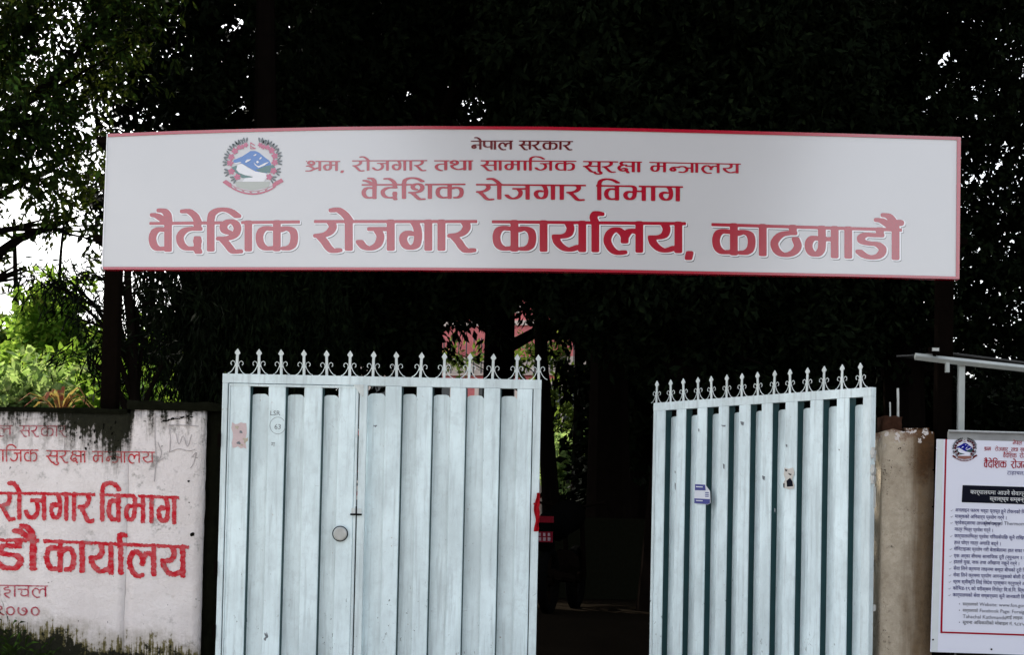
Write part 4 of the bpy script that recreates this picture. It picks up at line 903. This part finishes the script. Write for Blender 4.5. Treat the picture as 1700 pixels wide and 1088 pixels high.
tree('evergreen_tree', 'huge black tree filling the top right of the opening behind the name board', base_at(1130,16.5), 12, .36,
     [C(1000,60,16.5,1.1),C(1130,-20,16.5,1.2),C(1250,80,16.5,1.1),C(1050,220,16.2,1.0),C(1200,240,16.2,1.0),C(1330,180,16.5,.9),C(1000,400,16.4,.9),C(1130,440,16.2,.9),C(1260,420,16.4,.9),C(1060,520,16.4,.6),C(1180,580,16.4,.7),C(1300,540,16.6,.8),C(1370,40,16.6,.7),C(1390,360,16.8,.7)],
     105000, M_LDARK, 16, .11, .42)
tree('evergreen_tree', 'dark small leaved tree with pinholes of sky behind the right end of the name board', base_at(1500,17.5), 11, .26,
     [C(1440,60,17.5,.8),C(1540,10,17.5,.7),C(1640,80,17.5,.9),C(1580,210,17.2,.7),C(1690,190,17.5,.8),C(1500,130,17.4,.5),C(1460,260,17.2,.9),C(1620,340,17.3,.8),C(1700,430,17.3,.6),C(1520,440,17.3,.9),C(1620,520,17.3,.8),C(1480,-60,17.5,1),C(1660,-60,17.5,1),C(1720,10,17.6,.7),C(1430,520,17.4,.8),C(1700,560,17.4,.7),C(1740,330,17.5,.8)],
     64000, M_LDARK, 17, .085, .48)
# trees deeper in the grounds: close the gaps
BK = 'dense trees deeper in the grounds'
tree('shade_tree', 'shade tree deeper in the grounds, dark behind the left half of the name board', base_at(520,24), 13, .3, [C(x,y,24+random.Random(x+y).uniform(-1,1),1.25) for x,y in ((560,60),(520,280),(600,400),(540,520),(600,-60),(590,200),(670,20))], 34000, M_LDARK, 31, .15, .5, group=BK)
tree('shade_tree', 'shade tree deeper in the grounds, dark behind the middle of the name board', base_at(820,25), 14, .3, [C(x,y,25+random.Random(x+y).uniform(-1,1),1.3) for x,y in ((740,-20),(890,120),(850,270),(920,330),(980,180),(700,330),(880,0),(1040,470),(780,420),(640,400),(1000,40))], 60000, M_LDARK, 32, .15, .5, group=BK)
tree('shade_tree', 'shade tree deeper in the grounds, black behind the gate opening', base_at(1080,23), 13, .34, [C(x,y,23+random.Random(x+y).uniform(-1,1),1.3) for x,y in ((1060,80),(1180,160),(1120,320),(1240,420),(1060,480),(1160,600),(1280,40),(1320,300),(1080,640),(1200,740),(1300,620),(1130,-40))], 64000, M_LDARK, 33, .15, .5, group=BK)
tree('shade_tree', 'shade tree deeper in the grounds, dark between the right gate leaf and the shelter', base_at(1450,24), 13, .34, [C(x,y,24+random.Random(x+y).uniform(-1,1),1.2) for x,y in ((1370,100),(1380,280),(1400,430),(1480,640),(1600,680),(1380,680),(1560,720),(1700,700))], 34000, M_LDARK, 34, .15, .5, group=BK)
# canopy added above the view to darken the court below
tree('added_canopy_tree', 'added dark tree whose unseen high canopy shades the court inside the gate', base_at(1010,19.5), 9, .30,
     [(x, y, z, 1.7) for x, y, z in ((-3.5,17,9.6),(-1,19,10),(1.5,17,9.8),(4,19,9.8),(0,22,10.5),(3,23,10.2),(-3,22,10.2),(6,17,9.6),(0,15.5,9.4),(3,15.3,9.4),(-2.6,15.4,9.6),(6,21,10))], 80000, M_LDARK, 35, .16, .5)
# thin trunks and low shrubs in the gate opening
for i, (px, Y, r_, h, ln) in enumerate(((925,21,.14,6,-.4),(952,26,.12,7,.1),(1000,24,.16,7,.2),(985,30,.12,7,-.2))):
    b = base_at(px, Y)
    tree('slender_tree', ['slender leaning trunk seen just right of the left gate leaf','slender upright trunk in front of the bright hedge','thick dark trunk right of the bright hedge','thin trunk before the hedge end'][i], b, h, r_,
         [C(px+20, 400, Y, 1.0), C(px+80, 430, Y, .8), C(px, 520, Y, .25)], 9000, M_LDARK, 50+i, .12, .45, lean=ln)
tree('flowering_shrub', 'loose shrub with scattered leaves in front of the pink building', base_at(915,27), 4.2, .06, [C(905,600,27,.35),C(925,560,27,.4),C(900,650,27,.18),C(935,640,27,.3),C(945,690,27,.35),C(880,575,27,.3),C(830,585,27,.3),C(780,600,27,.25),C(860,610,27,.2),C(755,585,27,.25)], 2300, M_LMID, 58, .10, .5, cat='shrub')
def hedge(px0, px1, py0, py1, Y, n, mat, seed, label, name='hedge', cat='hedge', L=.12):
    r = random.Random(seed); cl = []
    for i in range(26): cl.append(C(r.uniform(px0,px1), r.uniform(py0,py1), Y+r.uniform(-.4,.4), r.uniform(.25,.5)))
    b = base_at((px0+px1)/2, Y); t = thing(name, label, cat, b); link('foliage', leaf_mesh('foliage', [(x-b[0],y-b[1],z-b[2],q) for x,y,z,q in cl], n, L, .5, mat, seed), t)
    mb = MB()
    for x, y, z, q in cl[:12]: mb.tube([(x-b[0]+.1, y-b[1], 0), (x-b[0], y-b[1], (z-b[2])*.6), (x-b[0], y-b[1], z-b[2])], [.03,.022,.01], 5)
    mb.build('stem', M_BARK, t)
hedge(905, 985, 735, 800, 33, 6000, M_LPALE, 61, 'bright sunlit hedge glimpsed through the gate opening')
hedge(560, 1420, 720, 800, 37, 42000, M_LDARK, 62, 'long dark hedge along the back of the court', L=.17)
hedge(980, 1420, 740, 830, 25, 26000, M_LDARK, 63, 'dark hedge behind the open right gate leaf', L=.15)
# low dark wall and two pale stakes inside
yl = 19.0
lw = at(1060, 862, yl); t = thing('court_wall', 'low dark wall across the court inside the gate', 'wall', (lw.x, yl, .85)); mb = MB(); mb.bbox(-9, 6, 0, .2, 0, lw.z-.85, .01); mb.build('masonry', M_MOSS, t)
M_STAKE = plain('weathered_pale_stake', (.22,.21,.13), .9, .1, 0, .4, 30)
for lab, (x0, y0), (x1, y1), w in (('leaning pale stake inside the gate opening', (1006,866), (1013,829), .035), ('pale bark covered stump post beside the leaning stake', (1032,866), (1034,812), .055)):
    a, b = at(x0, y0, yl+.6), at(x1, y1, yl+.6); t = thing('stake', lab, 'post', (a.x, yl+.6, .86)); mb = MB(); a = a-t.location; b = b-t.location; b = Vector(b); a = Vector(a); g0 = a+(a-b)*(a.z/(b.z-a.z)); mb.tube([g0, a, (a+b)/2, b], [w*1.1,w,w*.95,w*.7], 8); mb.build('shaft', M_STAKE, t)

# garden on the left, seen over the wall
tree('garden_tree', 'bright leafy young tree standing up into white sky at left', base_at(95,22), 5, .06, [C(85,500,22,.26),C(88,545,22,.32),C(75,585,22,.4),C(95,470,22,.14),C(125,560,22,.3),C(135,600,22,.4)], 7000, M_LSUN, 71, .13, .5)
tree('garden_tree', 'broad mid green tree behind the lettered wall at far left', base_at(20,25), 5.4, .10, [C(0,590,25,.5),C(40,570,25,.45),C(20,640,25,.6),C(60,630,25,.6),C(-40,640,25,.8),C(100,650,25,.6),C(-60,600,25,.5),C(50,540,25,.28)], 26000, M_LMID, 72, .12, .5)
tree('garden_tree', 'dark leaved tree behind the left sign post', base_at(250,24), 5.6, .10, [C(230,620,24,.4),C(290,610,24,.6),C(340,590,24,.7),C(400,640,24,.6),C(280,560,24,.3),C(300,660,24,.4)], 14000, M_LDARK, 73, .12, .5)
G3 = 'sunlit shrubs in the garden beyond the lettered wall'
for i, (px, py, Y, r_, m, lab) in enumerate([(30,668,19,.30,M_LPALE,'pale leaved shrub just above the wall at the far left'),(70,650,21,.35,M_LSUN,'sunlit shrub left of the reddish plant'),(150,668,20,.3,M_LSUN,'sunlit shrub just left of the sign post'),(145,625,22,.3,M_LPALE,'pale shrub rising left of the sign post'),
        (215,655,20,.28,M_LSUN,'bright shrub just right of the sign post'),(235,615,22,.3,M_LSUN,'yellow green shrub behind the wall, right of the post'),(355,650,21,.26,M_LSUN,'yellow green shrub beside the left gate leaf'),(320,625,23,.3,M_LPALE,'pale shrub between the sign post and the gate leaf'),(0,630,22,.4,M_LSUN,'bushy bright shrub cut by the left picture edge'),(175,640,23,.3,M_LPALE,'pale shrub right behind the sign post')]):
    q = at(px, py, Y); b = (q.x, Y, ground_z(Y)); rr = random.Random(i+90)
    tree('garden_shrub', lab, b, q.z-b[2], .04, [(q.x+rr.uniform(-.35,.35), Y+rr.uniform(-.3,.3), q.z+rr.uniform(-.35,.2), r_*rr.uniform(.6,1)) for _ in range(5)], 2600, m, 90+i, .15, .55, cat='shrub', group=G3)
# reddish cordyline-like plant above the wall
M_CORD = mat_leaf('reddish_long_leaf', (.24,.06,.045), (.30,.13,.07), (.26,.24,.10), .35, 3)
q = at(100, 697, 18); t = thing('strap_leaf_plant', 'reddish strap leaved plant rising over the lettered wall', 'plant', (q.x, 18, ground_z(18))); mb = MB(); r = random.Random(3); hz = q.z-ground_z(18)
for i in range(22):
    a = r.uniform(0, 6.28); l = r.uniform(.25,.55); up = r.uniform(.10,.42); w = r.uniform(.014,.028); P = [Vector((math.cos(a)*l*s, math.sin(a)*l*s*.6, hz+.02+up*math.sin(s*2.2)-.12*s*s)) for s in (0,.35,.7,1)]
    sd = Vector((-math.sin(a), math.cos(a), 0)); v = []
    for k, p in enumerate(P): ww = w*(.7,1,.8,.05)[k]; v += [p-sd*ww, p+sd*ww]
    m_ = MB(); m_.add(v, [(2*k,2*k+1,2*k+3,2*k+2) for k in range(3)]); m_.build('leaf', M_CORD, t)
mb.tube([(0,0,0),(.02,0,hz*.5),(0,0,hz+.05)], [.04,.035,.03], 8); mb.build('stem', M_BARKR, t)
# weeds along the foot of the lettered wall
R = random.Random(8); mb = MB()
for i in range(2600):
    px = R.uniform(-60, 250); x, _ = vxz(px, 1050, 10.7); h = (.86 if px < 30 else .80-(px-30)*.0022)+R.uniform(-.25,.10)+(.06 if px<25 else 0); y = R.uniform(10.55,10.85); a = R.uniform(0,6.28); ln = R.uniform(.06,.2); w = R.uniform(.004,.012)
    z0 = R.uniform(.2, max(.25,h)); p = Vector((x,y,z0)); e = p+Vector((math.cos(a)*ln*.7, math.sin(a)*.05, R.uniform(-.2,.8)*ln)); m = (p+e)/2+Vector((0,0,.02)); sd = Vector((math.sin(a)*.3, .2, math.cos(a))).normalized()*w
    mb.add([p-sd*.3, m-sd, e, m+sd], [(0,1,2,3)])
o = mb.build('weeds', M_LUP); kind(o, 'stuff'); 
# roadside tree on the far side of the street, mirrored faintly in the glossy name board
tree('roadside_tree', 'roadside tree across the street from the gate', (1.6,-6,0), 8.5, .22, [(-1.2,-6,9.6,1.1),(-.8,-6,8.0,.9),(0.2,-6,6.4,.8),(-.6,-6,8.4,1.0),(1.0,-6,6.2,1.0),(3.6,-6,6.6,1.0),(2.4,-6,5.6,.9),(4.2,-6,9.6,1.3),(1.3,-6,8.0,1.6),(2.6,-5.8,9.6,1.7),(.2,-6.2,9.8,1.6),(1.8,-6,11.4,1.8),(3.4,-6.3,8.2,1.4),(0.6,-5.8,7.2,1.1),(2.4,-6,6.8,1.2),(-.4,-6,11.5,1.4),(3.4,-6,11.5,1.6)], 80000, M_LDARK, 80, .15, .5)
